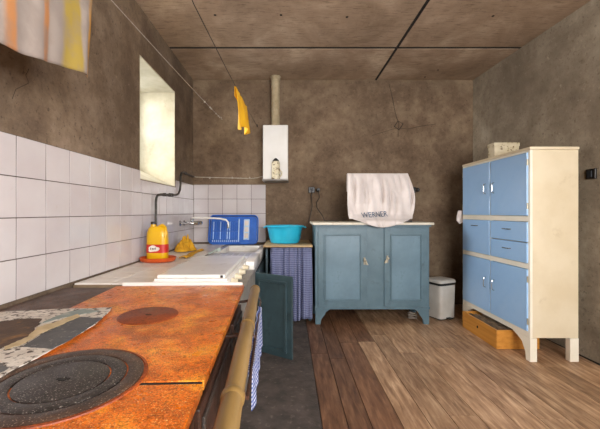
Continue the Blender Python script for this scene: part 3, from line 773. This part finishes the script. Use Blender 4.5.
# blue dish rack leaning on the back wall tiles
rk = thing('dish_rack', 'blue plastic dish rack leaning upright against the back wall tiles', 'rack')
W2, H2 = 0.315, 0.375
def rrect(w, h, r, n=6):
    pts = []
    for cx, cz, a0 in ((w - r, h - r, 0), (-w + r, h - r, 90), (-w + r, r, 180), (w - r, r, 270)):
        for k in range(n + 1):
            a = math.radians(a0 + 90 * k / n); pts.append((cx + r * math.cos(a), cz + r * math.sin(a)))
    return pts
obj('base_panel', B().prism(rrect(W2 - 0.015, H2 - 0.012, 0.05), 'y', -0.004, 0.004), 'blue', rk)
loop = rrect(W2, H2, 0.06); bb = B()
pts = [(p[0], -0.03, p[1]) for p in loop]; pts2 = [(p[0] * 0.975, 0.0, (p[1] - H2 / 2) * 0.965 + H2 / 2) for p in loop]
n = len(loop)
A = [bb.b.verts.new(p) for p in pts]; C = [bb.b.verts.new(p) for p in pts2]
for i in range(n): bb.b.faces.new((A[i], A[(i + 1) % n], C[(i + 1) % n], C[i]))
obj('side_wall', bb, 'blue', rk, True, 0.005)
obj('rim', B().tube(pts + [pts[0]], 0.0085, 8, False), 'blue', rk, True)
for i in range(11):
    xx = -0.262 + i * 0.030
    bx('slat', xx - 0.005, xx + 0.005, -0.014, -0.004, 0.055, 0.30, 'blue_pale' if i in (0, 3, 6, 7) else 'blue', rk, 0.002)
for z in (0.055, 0.17, 0.30): bx('cross_bar', -0.272, 0.05, -0.018, -0.004, z - 0.006, z + 0.006, 'blue', rk, 0.002)
for i in range(13): bx('peg', -0.27 + i * 0.026, -0.262 + i * 0.026, -0.026, -0.004, 0.028, 0.050, 'blue_pale', rk, 0.002)
bx('divider', 0.062, 0.074, -0.028, -0.004, 0.03, 0.33, 'blue_pale', rk, 0.002)
cb = obj('pale_panel', B().box(0.130, 0.205, -0.022, -0.004, 0.055, 0.325, 0.006), 'blue_pale', rk)  # pale panel with lighter cells on the rack face
for i in range(3): bx('pale_cell', 0.142, 0.193, -0.0235, -0.0215, 0.075 + i * 0.083, 0.075 + i * 0.083 + 0.066, 'label', cb, 0.001)
rk.location = (-0.72, 4.395, CT + 0.004); rk.rotation_euler = (math.radians(-13), 0, 0)

# ------------------------------------------------------------------ water heater, flue, ornament
ht = thing('water_heater', 'white wall mounted water heater below the ribbed flue pipe', 'water heater', (-0.17, 4.38, 1.61))
bx('casing', -0.327, -0.012, 4.25, YB - 0.001, 1.625, 2.31, 'white', ht, 0.010)
bx('front_cover', -0.322, -0.017, 4.238, 4.25, 1.632, 2.303, 'white', ht, 0.005)
bx('bottom_tray', -0.330, -0.009, 4.16, YB - 0.001, 1.606, 1.624, 'greyledge', ht, 0.004)
fl = thing('flue_pipe', 'ribbed metallic flue pipe rising from the water heater to the ceiling', 'pipe', (-0.175, 4.40, 2.31))
prof = [(0.050, 2.311)]
for i in range(46):
    z = 2.33 + i * 0.0133; prof += [(0.052, z), (0.056, z + 0.0066)]
prof += [(0.052, 2.945)]
obj('ribbed_tube', B().lathe(prof, (-0.175, 4.40, 0), 26), 'flue', fl, True)
obj('ceiling_collar', B().lathe([(0.056, 2.925), (0.062, 2.93), (0.062, 2.955), (0.070, 2.962), (0.070, ZC - 0.001)], (-0.175, 4.40, 0), 26), 'flue', fl, True)
obj('outlet_collar', B().lathe([(0.064, 2.3105), (0.064, 2.318), (0.058, 2.322), (0.058, 2.345)], (-0.175, 4.40, 0), 26), 'flue', fl, True)
on = thing('ceramic_ornament', 'small cream and brown ornament with dark pointed cap standing on the water heater tray', 'ornament', (-0.163, 4.196, 1.625))
oc = (-0.163, 4.196, 1.625)
obj('body', B().lathe([(0, 0), (0.050, 0), (0.053, 0.012), (0.050, 0.05), (0.050, 0.195), (0.046, 0.212), (0.034, 0.222), (0, 0.224)], oc, 24, 1.0, 0.62), 'ornament', on, True)
obj('cap', B().lathe([(0, 0.224), (0.040, 0.225), (0.036, 0.234), (0.012, 0.258), (0, 0.262)], oc, 20, 1.0, 0.62), 'black', on, True)
obj('side_handle', B().tube([(oc[0] + 0.046, oc[1], oc[2] + 0.03), (oc[0] + 0.072, oc[1], oc[2] + 0.05), (oc[0] + 0.074, oc[1], oc[2] + 0.09), (oc[0] + 0.046, oc[1], oc[2] + 0.115)], 0.008, 8), 'ornament', on, True)

# ------------------------------------------------------------------ corner board, curtain, bowl
cbd = thing('corner_shelf', 'thin wooden shelf board between the sink and the blue grey buffet', 'shelf', (0, 4.1, 0))
bx('board', -0.285, 0.262, 3.735, YB - 0.012, 0.832, 0.852, 'counterwood', cbd, 0.003)
for x_ in (-0.25, 0.235): bx('support', x_ - 0.012, x_ + 0.012, 3.82, YB - 0.03, -0.003, 0.831, 'teal', cbd, 0.002)  # dark colour stands in for the shade of the gap beside the curtain
obj('curtain_wire', B().tube([(-0.262, 3.775, 0.818), (0.247, 3.775, 0.818)], 0.004, 8), 'steel', cbd, True)
bb = B()
def cur(u, v):
    x = -0.205 + 0.455 * u + 0.012 * math.sin(v * 3) * (u - .5)
    ph = u * 2 * PI * 8 + 1.6 * math.sin(u * 9 + 1)
    amp = (0.014 + 0.012 * v) * (0.7 + 0.5 * math.sin(u * 17 + 2))
    y = 3.762 - 0.012 * v + amp * math.sin(ph) + 0.01 * math.sin(ph * 0.5 + 1) * v
    return (x + 0.008 * math.cos(ph) * v, y, 0.827 - 0.79 * v + 0.012 * math.sin(u * 9) * v - 0.02 * (1 - u) * v)
bb.grid(cur, 150, 24, 0.8, 0.80)
tag(obj('shelf_curtain', bb, 'curtain', None, True, 0.002), 'lilac blue check curtain hanging below the turquoise bowl', 'curtain')
wb = thing('washing_bowl', 'round turquoise plastic washing bowl standing on the corner shelf', 'bowl', (-0.05, 4.06, 0.853))
oc = (-0.05, 4.06, 0.853)
obj('bowl_wall', B().lathe([(0, 0), (0.155, 0), (0.168, 0.008), (0.185, 0.06), (0.205, 0.165), (0.212, 0.188), (0.228, 0.192), (0.230, 0.204), (0.222, 0.208), (0.204, 0.200), (0.196, 0.165), (0.176, 0.06), (0.160, 0.014), (0, 0.012)], oc, 56), 'turq', wb, True)
for s in (-1, 1):
    obj('handle', B().tube([(oc[0] + s * 0.222, oc[1] - 0.055, oc[2] + 0.192), (oc[0] + s * 0.245, oc[1] - 0.04, oc[2] + 0.186), (oc[0] + s * 0.250, oc[1], oc[2] + 0.184), (oc[0] + s * 0.245, oc[1] + 0.04, oc[2] + 0.186), (oc[0] + s * 0.222, oc[1] + 0.055, oc[2] + 0.192)], 0.008, 8), 'turq', wb, True)

# ------------------------------------------------------------------ blue grey buffet
bf = thing('low_buffet', 'blue grey painted two door buffet with offwhite top against the back wall', 'buffet', (0.9, 3.9, 0))
bx('body', 0.285, 1.522, 3.69, 4.14, 0.172, 1.078, 'buffet', bf, 0.004)
bx('top', 0.255, 1.560, 3.645, 4.17, 1.080, 1.107, 'offwhite', bf, 0.006)
bx('cornice', 0.275, 1.535, 3.665, 4.15, 1.060, 1.079, 'buffet', bf, 0.004)
def rag_handle(door, x, z, y, s):
    bx('handle_plate', x - 0.010, x + 0.010, y - 0.005, y + 0.001, z - 0.040, z + 0.040, 'brass', door, 0.003)
    obj('knob', B().tube([(x, y - 0.004, z + 0.012), (x, y - 0.014, z + 0.012), (x, y - 0.018, z + 0.012), (x, y - 0.032, z + 0.012), (x, y - 0.036, z + 0.012)], [0.006, 0.006, 0.014, 0.015, 0.008], 14), 'brass', door, True)
    bb_ = B()
    def rag(u, v): return (x + s * (0.006 + 0.02 * v) + (u - .5) * 0.022 * (0.5 + 0.7 * v), y - 0.018 - 0.006 * math.sin(u * 9 + v * 3), z + 0.020 - 0.06 * v)
    bb_.grid(rag, 10, 10); obj('key_ribbon', bb_, 'offwhite', door, True, 0.002)
dl = panel_door(bf, 0.315, 0.845, 3.672, 0.195, 1.045, 'buffet', 'buffet_panel', 'door', 0.062, 0.018, 0.016); rag_handle(dl, 0.815, 0.69, 3.672, 1)
dr = panel_door(bf, 1.030, 1.500, 3.672, 0.195, 1.045, 'buffet', 'buffet_panel', 'door', 0.062, 0.018, 0.016); rag_handle(dr, 1.062, 0.71, 3.672, -1)
bx('base_rail', 0.280, 1.527, 3.682, 3.70, 0.165, 0.190, 'buffet', bf, 0.003)
for s, x0 in ((1, 0.287), (-1, 1.520)):
    poly = [(x0, 0.0), (x0 + s * 0.055, 0.0), (x0 + s * 0.062, 0.05), (x0 + s * 0.085, 0.085), (x0 + s * 0.10, 0.10), (x0 + s * 0.115, 0.135), (x0 + s * 0.165, 0.168), (x0, 0.168)]
    obj('bracket_foot', B().prism(poly, 'y', 3.69, 3.725), 'buffet', bf)
    bx('rear_foot', x0 if s > 0 else x0 - 0.06, x0 + 0.06 if s > 0 else x0, 4.08, 4.138, 0.0, 0.171, 'buffet', bf, 0.003)

# flat television under the towel
tv = thing('covered_television', 'dark flat television mostly hidden by the white towel on the buffet', 'television', (1.02, 3.9, 1.107))
bx('screen', 0.70, 1.345, 3.89, 3.925, 1.165, 1.638, 'black', tv, 0.006)
bx('stand', 0.98, 1.06, 3.905, 3.925, 1.12, 1.17, 'black', tv, 0.003)
bx('foot', 0.80, 1.40, 3.86, 4.02, 1.108, 1.124, 'black', tv, 0.004)
# towel: path over the top of the screen, down the front and over the edge of the buffet
path = [(3.945, 1.45), (3.942, 1.60), (3.935, 1.645), (3.91, 1.656), (3.875, 1.65), (3.862, 1.60), (3.845, 1.45), (3.815, 1.30), (3.760, 1.185), (3.690, 1.135), (3.645, 1.122), (3.625, 1.108), (3.618, 1.085), (3.616, 1.02)]
cum = [0.0]
for p, q in zip(path, path[1:]): cum.append(cum[-1] + math.hypot(q[0] - p[0], q[1] - p[1]))
def along(s):
    for i in range(len(path) - 1):
        if s <= cum[i + 1] or i == len(path) - 2:
            t = (s - cum[i]) / (cum[i + 1] - cum[i]); t = max(0, min(1, t))
            return (path[i][0] + (path[i + 1][0] - path[i][0]) * t, path[i][1] + (path[i + 1][1] - path[i][1]) * t)
S_EDGE = cum[9]
def towel_pt(u, v):
    Ltot = S_EDGE - 0.03 + (cum[-1] - S_EDGE - 0.02) * max(0.0, math.sin(PI * min(1, max(0, (u - 0.06) / 0.9)))) ** 0.55 + 0.02
    s = v * Ltot
    y, z = along(s)
    fall = max(0.0, (s - cum[4]) / (cum[-1] - cum[4]))
    xl = 0.666 - 0.012 * math.sin(fall * PI) - 0.005 * fall; xrr = 1.350 + 0.06 * math.sin(min(1, fall * 1.25) * PI) - 0.03 * fall
    x = xl + (xrr - xl) * u + 0.03 * fall * math.sin(u * 5.5 + 0.8) * (1 - abs(2 * u - 1))
    k = 1.7 * fall * max(0.08, 1 - 1.3 * fall)
    wv = 0.10 * k * (math.sin(u * 21 + 3.2 * fall + 0.6) + 0.6 * math.sin(u * 37 - 4.0 * fall) + 0.5 * math.sin(u * 9 + 1))
    # a deep fold at the left side
    wv -= 0.12 * k * math.exp(-((u - 0.20 - 0.10 * fall) / 0.05) ** 2)
    return (x, y - 0.012 - abs(wv) * 0.9 + 0.012 * (fall > 0) * 0, z + 0.006)
bb = B(); bb.grid(towel_pt, 110, 80)
tw_o = tag(obj('bath_towel', bb, 'towel', None, True, 0.004), 'white towel with blue lettering draped over the television on the buffet', 'towel')
# lettering printed on the towel: follows its folds
tm = text_mesh('WERNER', 0.086)
bmesh.ops.subdivide_edges(tm, edges=[e for e in tm.edges if e.calc_length() > 0.012], cuts=3, use_grid_fill=False)
bmesh.ops.triangulate(tm, faces=tm.faces[:])
S = [[towel_pt(i / 160, 0.45 + 0.55 * j / 160) for j in range(161)] for i in range(161)]
flat = [p for r_ in S for p in r_ if 1.10 < p[2] < 1.36]
def on_towel(x, z):
    best = None; bd = 9
    for p in flat:
        d = (p[0] - x) ** 2 + (p[2] - z) ** 2
        if d < 0.012 ** 2: d = -1 + p[1] * 0.01 - 1
        if d < bd: bd = d; best = p
    return best
wid = max(v.co.x for v in tm.verts) - min(v.co.x for v in tm.verts)
for v in tm.verts:
    x = 0.935 + v.co.x * 0.285 / wid; z = 1.190 + v.co.y * 0.95 + 0.06 * (x - 0.935)
    p = on_towel(x, z); v.co = Vector((x, p[1] - 0.006, z))
obj('lettering', tm, 'ink', tw_o)

# ------------------------------------------------------------------ sockets, switch, cords
def socket(name, label, x, z, plug_dx, n):
    s = thing(name, label, 'socket', (x, YB, z))
    bx('cover', x - 0.042, x + 0.042, YB - 0.022, YB - 0.0005, z - 0.040, z + 0.040, 'black', s, 0.006)
    obj('socket_face', B().tube([(x, YB - 0.026, z), (x, YB - 0.021, z)], 0.024, 18), 'inkdark', s, True)
    obj('plug', B().tube([(x + plug_dx, YB - 0.001, z), (x + plug_dx, YB - 0.05, z), (x + plug_dx, YB - 0.075, z)], [0.026, 0.026, 0.016], 14), 'black', s, True)
    return s
p = PX(311.5, 190, YB); socket('wall_socket', 'black wall socket with plug on the back wall above the buffet left end', p.x, p.z, 0.085, 0)
p2 = PX(412, 190, YB); socket('wall_socket', 'black wall socket half hidden by the towel on the back wall', p2.x, p2.z, 0.06, 1)
c_ = tag(obj('power_cord', B().tube([(p.x, YB - 0.03, p.z - 0.03), (p.x - 0.004, YB - 0.06, p.z - 0.10), (p.x + 0.003, YB - 0.09, p.z - 0.22), (p.x - 0.022, YB - 0.10, p.z - 0.33), (p.x - 0.05, YB - 0.09, p.z - 0.44)], 0.005, 8), 'wire_dark', None, True), 'dark cord hanging straight down from the socket left of the towel', 'cord')
c_ = tag(obj('power_cord', B().tube([(p.x + 0.085, YB - 0.075, p.z), (p.x + 0.083, YB - 0.10, p.z - 0.04), (p.x + 0.10, YB - 0.10, p.z - 0.10), (p.x + 0.055, YB - 0.12, p.z - 0.17), (p.x + 0.06, YB - 0.16, p.z - 0.24), (p.x + 0.12, YB - 0.26, p.z - 0.34), (p.x + 0.13, 4.10, 1.113), (p.x + 0.20, 4.05, 1.113), (p.x + 0.30, 4.02, 1.113)], 0.005, 8), 'wire_dark', None, True), 'curly dark cord running from the plug onto the buffet top', 'cord')
D = 2.80; xw = xr(D)
sw = thing('light_switch', 'black light switch on the right wall beside the cream cabinet', 'switch', (xw, D, 1.55))
zsw = EYE + (212 - 174) * D / F
bx('switch_plate', xw - 0.018, xw + 0.002, D - 0.045, D + 0.045, zsw - 0.042, zsw + 0.042, 'black', sw, 0.006)
bx('rocker', xw - 0.026, xw - 0.017, D - 0.020, D + 0.020, zsw - 0.026, zsw + 0.026, 'inkdark', sw, 0.003)

# ------------------------------------------------------------------ tall cream and blue kitchen cabinet
tc_ = thing('kitchen_cabinet', 'tall cream cabinet with pale blue doors and drawers by the right wall', 'cabinet', (2.15, 3.3, 0))
XA, XB, Y0, Y1 = 1.962, 2.358, 2.765, 3.84
bx('carcass', XA + 0.02, XB, Y0 + 0.004, Y1 - 0.004, 0.192, 1.728, 'cream', tc_, 0.003)
bx('top_board', XA - 0.004, XB + 0.003, Y0 - 0.004, Y1 + 0.004, 1.729, 1.752, 'cream', tc_, 0.004)
fr = B()
ymid = (Y0 + Y1) / 2
for a, c in ((Y0, Y0 + 0.028), (Y1 - 0.028, Y1), (ymid - 0.014, ymid + 0.014)): fr.box(XA, XA + 0.02, a, c, 0.192, 1.728, 0.002)
for a, c in ((0.192, 0.238), (0.752, 0.795), (1.142, 1.186), (1.712, 1.728)): fr.box(XA - 0.001, XA + 0.019, Y0 + 0.002, Y1 - 0.002, a, c, 0.002)
obj('front_frame', fr, 'cream_front', tc_)
def front(name, y0, y1, z0, z1, hy, hz, vert):
    d = bx(name, XA - 0.012, XA + 0.016, y0, y1, z0, z1, 'skyblue', tc_, 0.003)
    L = 0.05
    a, c = ((0, -L, 0), (0, L, 0)) if not vert else ((0, 0, -L), (0, 0, L))
    h0 = Vector((XA - 0.012, hy, hz)); A_ = h0 + Vector(a); C_ = h0 + Vector(c)
    o_ = Vector((-0.022, 0, 0)); sm = 0.16
    obj('handle', B().tube([A_, A_ + o_ * 0.8 + (C_ - A_) * 0.06, A_ + o_ + (C_ - A_) * sm, C_ + o_ - (C_ - A_) * sm, C_ + o_ * 0.8 - (C_ - A_) * 0.06, C_], 0.0042, 8), 'steel', d, True)
    return d
ya0, ya1, yb0, yb1 = Y0 + 0.024, ymid - 0.010, ymid + 0.010, Y1 - 0.024
for z0, z1 in ((1.190, 1.708), (0.242, 0.748)):
    zm = (z0 + z1) / 2 + (0.0 if z0 > 1 else 0.03)
    dn = front('door', ya0, ya1, z0, z1, ya1 - 0.06, zm, True)
    df = front('door', yb0, yb1, z0, z1, yb0 + 0.06, zm, True)
    for d, yy in ((dn, ya0 - 0.004), (df, yb1 + 0.004)):
        for zz in (z0 + 0.08, z1 - 0.08):
            obj('hinge', B().tube([(XA - 0.008, yy, zz - 0.025), (XA - 0.008, yy, zz + 0.025)], 0.006, 8), 'brass', d, True)
front('drawer', ya0, ya1, 0.972, 1.138, (ya0 + ya1) / 2, 1.07, False)
front('drawer', ya0, ya1, 0.799, 0.964, (ya0 + ya1) / 2, 0.90, False)
front('flap', yb0, yb1, 0.799, 1.138, (yb0 + yb1) / 2, 1.08, False)
# legs: curved bracket legs in front, straight ones at the wall
for s, y0 in ((1, Y0), (-1, Y1)):
    poly = [(y0, 0.0), (y0 + s * 0.050, 0.0), (y0 + s * 0.058, 0.06), (y0 + s * 0.085, 0.11), (y0 + s * 0.10, 0.135), (y0 + s * 0.15, 0.165), (y0 + s * 0.22, 0.191), (y0, 0.191)]
    obj('bracket_leg', B().prism(poly, 'x', XA, XA + 0.055), 'cream_front', tc_)
    bx('rear_leg', XB - 0.07, XB, y0 if s > 0 else y0 - 0.05, y0 + 0.05 if s > 0 else y0, 0.0, 0.191, 'cream_front', tc_, 0.003)
# box on top
cbx = thing('cardboard_box', 'small cream patterned card box on top of the tall cabinet', 'box', (2.2, 3.5, 1.752))
bx('box_body', 2.085, 2.335, 3.45, 3.56, 1.753, 1.905, 'card', cbx, 0.002)
bx('box_lid', 2.080, 2.340, 3.445, 3.565, 1.890, 1.925, 'card', cbx, 0.002)
# rag hanging at the far end of the cabinet
bb = B()
def rg(u, v): return (1.925 + 0.06 * u - 0.02 * v * (1 - u), 3.862 + 0.01 * math.sin(u * 8 + v * 3) + 0.004, 1.235 - 0.15 * v * (0.75 + 0.25 * math.sin(u * PI)))
bb.grid(rg, 14, 14)
tag(obj('hanging_rag', bb, 'towel', None, True, 0.004), 'small pale rag hanging at the far side of the tall cabinet', 'rag')
# wooden box with kindling underneath
wbx = thing('wooden_box', 'orange varnished wooden box on the floor under the tall cabinet', 'box', (2.04, 3.3, 0))
bx('front_panel', 1.845, 2.225, 3.02, 3.036, 0.001, 0.168, 'boxwood', wbx, 0.002)
bx('back_panel', 1.845, 2.225, 3.60, 3.616, 0.001, 0.168, 'boxwood', wbx, 0.002)
sd = bx('side_panel', 1.845, 1.861, 3.0365, 3.5995, 0.001, 0.168, 'boxwood', wbx, 0.002)
bx('side_panel', 2.209, 2.225, 3.0365, 3.5995, 0.001, 0.168, 'boxwood', wbx, 0.002)
bx('bottom_panel', 1.8615, 2.2085, 3.0365, 3.5995, 0.001, 0.010, 'boxwood', wbx, 0.001)
obj('grip_hole', B().tube([(1.8445, 3.33, 0.095), (1.847, 3.33, 0.095)], 0.014, 14), 'gap', sd)
rs = random.Random(5)
for i in range(14):
    xx = 1.895 + (i % 7) * 0.045; lay = i // 7; zz = 0.075 + 0.058 * lay + rs.uniform(0, 0.012)
    y0 = 3.08 + rs.uniform(0, 0.06); y1 = 3.50 + rs.uniform(0, 0.06); dx = rs.uniform(-0.012, 0.012)
    st = obj('stick', B().tube([(xx - dx, y0, zz), (xx + dx * 0.3, (y0 + y1) / 2, zz + rs.uniform(-.006, .012)), (xx + dx, y1, zz + 0.01)], [0.017, 0.018, 0.014], 7), 'stick')
    tag(st, 'one of the grey brown sticks lying in the orange wooden box', 'stick', 'kindling in the wooden box')
# bin
bn = thing('pedal_bin', 'grey white pedal bin with black band between buffet and tall cabinet', 'bin')
bb = B(); bb.lathe([(0, 0.012), (0.150, 0.012), (0.150, 0.10), (0.158, 0.385), (0, 0.385)], (0, 0, 0), 48, 0.78, 0.70, 9); obj('bin_body', bb, 'binwhite', bn, True)
obj('base', B().lathe([(0, 0.0), (0.146, 0.0), (0.150, 0.013), (0, 0.013)], (0, 0, 0), 48, 0.78, 0.70, 9), 'black', bn, True)
obj('black_band', B().lathe([(0, 0.386), (0.160, 0.386), (0.161, 0.412), (0, 0.412)], (0, 0, 0), 48, 0.78, 0.70, 9), 'black', bn, True)
obj('lid', B().lathe([(0, 0.413), (0.166, 0.413), (0.167, 0.428), (0.150, 0.448), (0.08, 0.460), (0, 0.462)], (0, 0, 0), 48, 0.78, 0.70, 9), 'binwhite', bn, True)
obj('pedal', B().box(-0.03, 0.03, -0.155, -0.10, 0.014, 0.026, 0.004), 'black', bn)
bn.location = (1.762, 3.955, 0.0); bn.rotation_euler = (0, 0, math.radians(24))
# pale wire coil on the floor by the buffet foot
pts = [(1.40 + (0.05 + 0.004 * math.sin(k)) * math.cos(k * 0.5), 3.86 + 0.045 * math.sin(k * 0.5), 0.008 + 0.0022 * k) for k in range(40)]
tag(obj('wire_coil', B().tube(pts, 0.005, 6), 'wire_grey', None, True), 'small coil of pale wire on the floor under the buffet', 'wire')

# ------------------------------------------------------------------ laundry lines and what hangs on them
def line_z(y): return 2.29 + 0.035 * (y - 1.5) + 0.006 * (y - 1.5) ** 2 if y > 1.5 else 2.29 + 0.06 * (1.5 - y) * 0.6
cl = thing('laundry_line', 'thin grey laundry line running past the window with the striped cloth on it', 'laundry line', (-0.9, 1.5, 2.3))
L1 = [(-0.92 + 0.03 * (y + 1.5) / 6.0, y, line_z(y)) for y in [YF + i * (YB - YF) / 24 for i in range(25)]]
obj('line', B().tube(L1, 0.0025, 6), 'wire_grey', cl, True)
e = L1[-1]
obj('wall_hook', B().tube([(e[0], YB, e[2]), (e[0], YB - 0.03, e[2]), (e[0], YB - 0.04, e[2] + 0.02)], 0.005, 8), 'wire_white', cl, True)
for y in (4.36, 4.28, 4.15, 3.9, 3.84, 3.6):
    k = (y - YF) / (YB - YF) * 24; i = int(k); q = Vector(L1[i]).lerp(Vector(L1[i + 1]), k - i)
    obj('knot', B().tube([(q.x, q.y - 0.022, q.z), (q.x + 0.003, q.y, q.z - 0.004), (q.x, q.y + 0.022, q.z)], [0.003, 0.010, 0.003], 8), 'wire_white', cl, True)
bb = B()
def hang(u, v):
    y = 0.74 + 0.815 * u
    zt = line_z(y) + 0.003
    zb = 1.69 + 0.145 * u + 0.006 * math.sin(u * 8)
    f = v
    if f < 0.12: z = zt - 0.10 * (0.12 - f) / 0.12; side = -1
    else: z = zt + (zb - zt) * (f - 0.12) / 0.88; side = 1
    xl_ = -0.92 + 0.03 * (y + 1.5) / 6.0
    fall = max(0, (f - 0.12) / 0.88)
    wv = 0.007 * math.sin(u * 22 + 1) + 0.004 * math.sin(u * 41 + fall * 3)
    x = xl_ + side * 0.007 + fall * wv - 0.03 * fall * fall * max(0, u - 0.93) / 0.07
    return (x, y + 0.012 * fall * math.sin(u * 15) + (0.012 * fall ** 3 if u > 0.97 else 0), z)
bb.grid(hang, 90, 40)
tag(obj('striped_cloth', bb, 'stripes', None, True, 0.002), 'white cloth with orange and yellow stripes hanging from the laundry line', 'cloth')
def l2(y): return (-0.42, y, 2.135 + 0.052 * (y - 1.47) + 0.0065 * (y - 1.47) ** 2 if y > 1.47 else 2.135 + 0.05 * (1.47 - y))
cl2 = thing('laundry_line', 'thin dark laundry line carrying the bright yellow cloth', 'laundry line', (-0.42, 1.5, 2.15))
obj('line', B().tube([l2(YF + i * (YB - YF) / 24) for i in range(25)], 0.0022, 6), 'wire_dark', cl2, True)
e = l2(YB); obj('wall_hook', B().tube([(e[0], YB, e[2]), (e[0], YB - 0.03, e[2]), (e[0], YB - 0.04, e[2] + 0.02)], 0.006, 8), 'wire_dark', cl2, True)
# yellow cloth: folded over the line, hanging to a ragged corner
bb = B()
def yel(u, v):
    y = 2.66 + 0.68 * u
    q = l2(y)
    drop = 0.30 - 0.08 * u + 0.025 * math.sin(u * 9 + 0.5)
    s = v * (drop + 0.08) - 0.08
    if s < 0: return (q[0] - 0.006, y, q[2] + 0.003 + s)
    fall = s / max(drop, 0.01)
    return (q[0] + 0.005 + 0.03 * fall * math.sin(u * 12 + 1) , y + fall * (0.10 * (1 - u) * 0.5 + 0.20 * u), q[2] + 0.003 - s)
bb.grid(yel, 36, 26)
tag(obj('yellow_cloth', bb, 'yellowrag', None, True, 0.002), 'bright yellow cloth hanging from the dark laundry line near the flue', 'cloth')
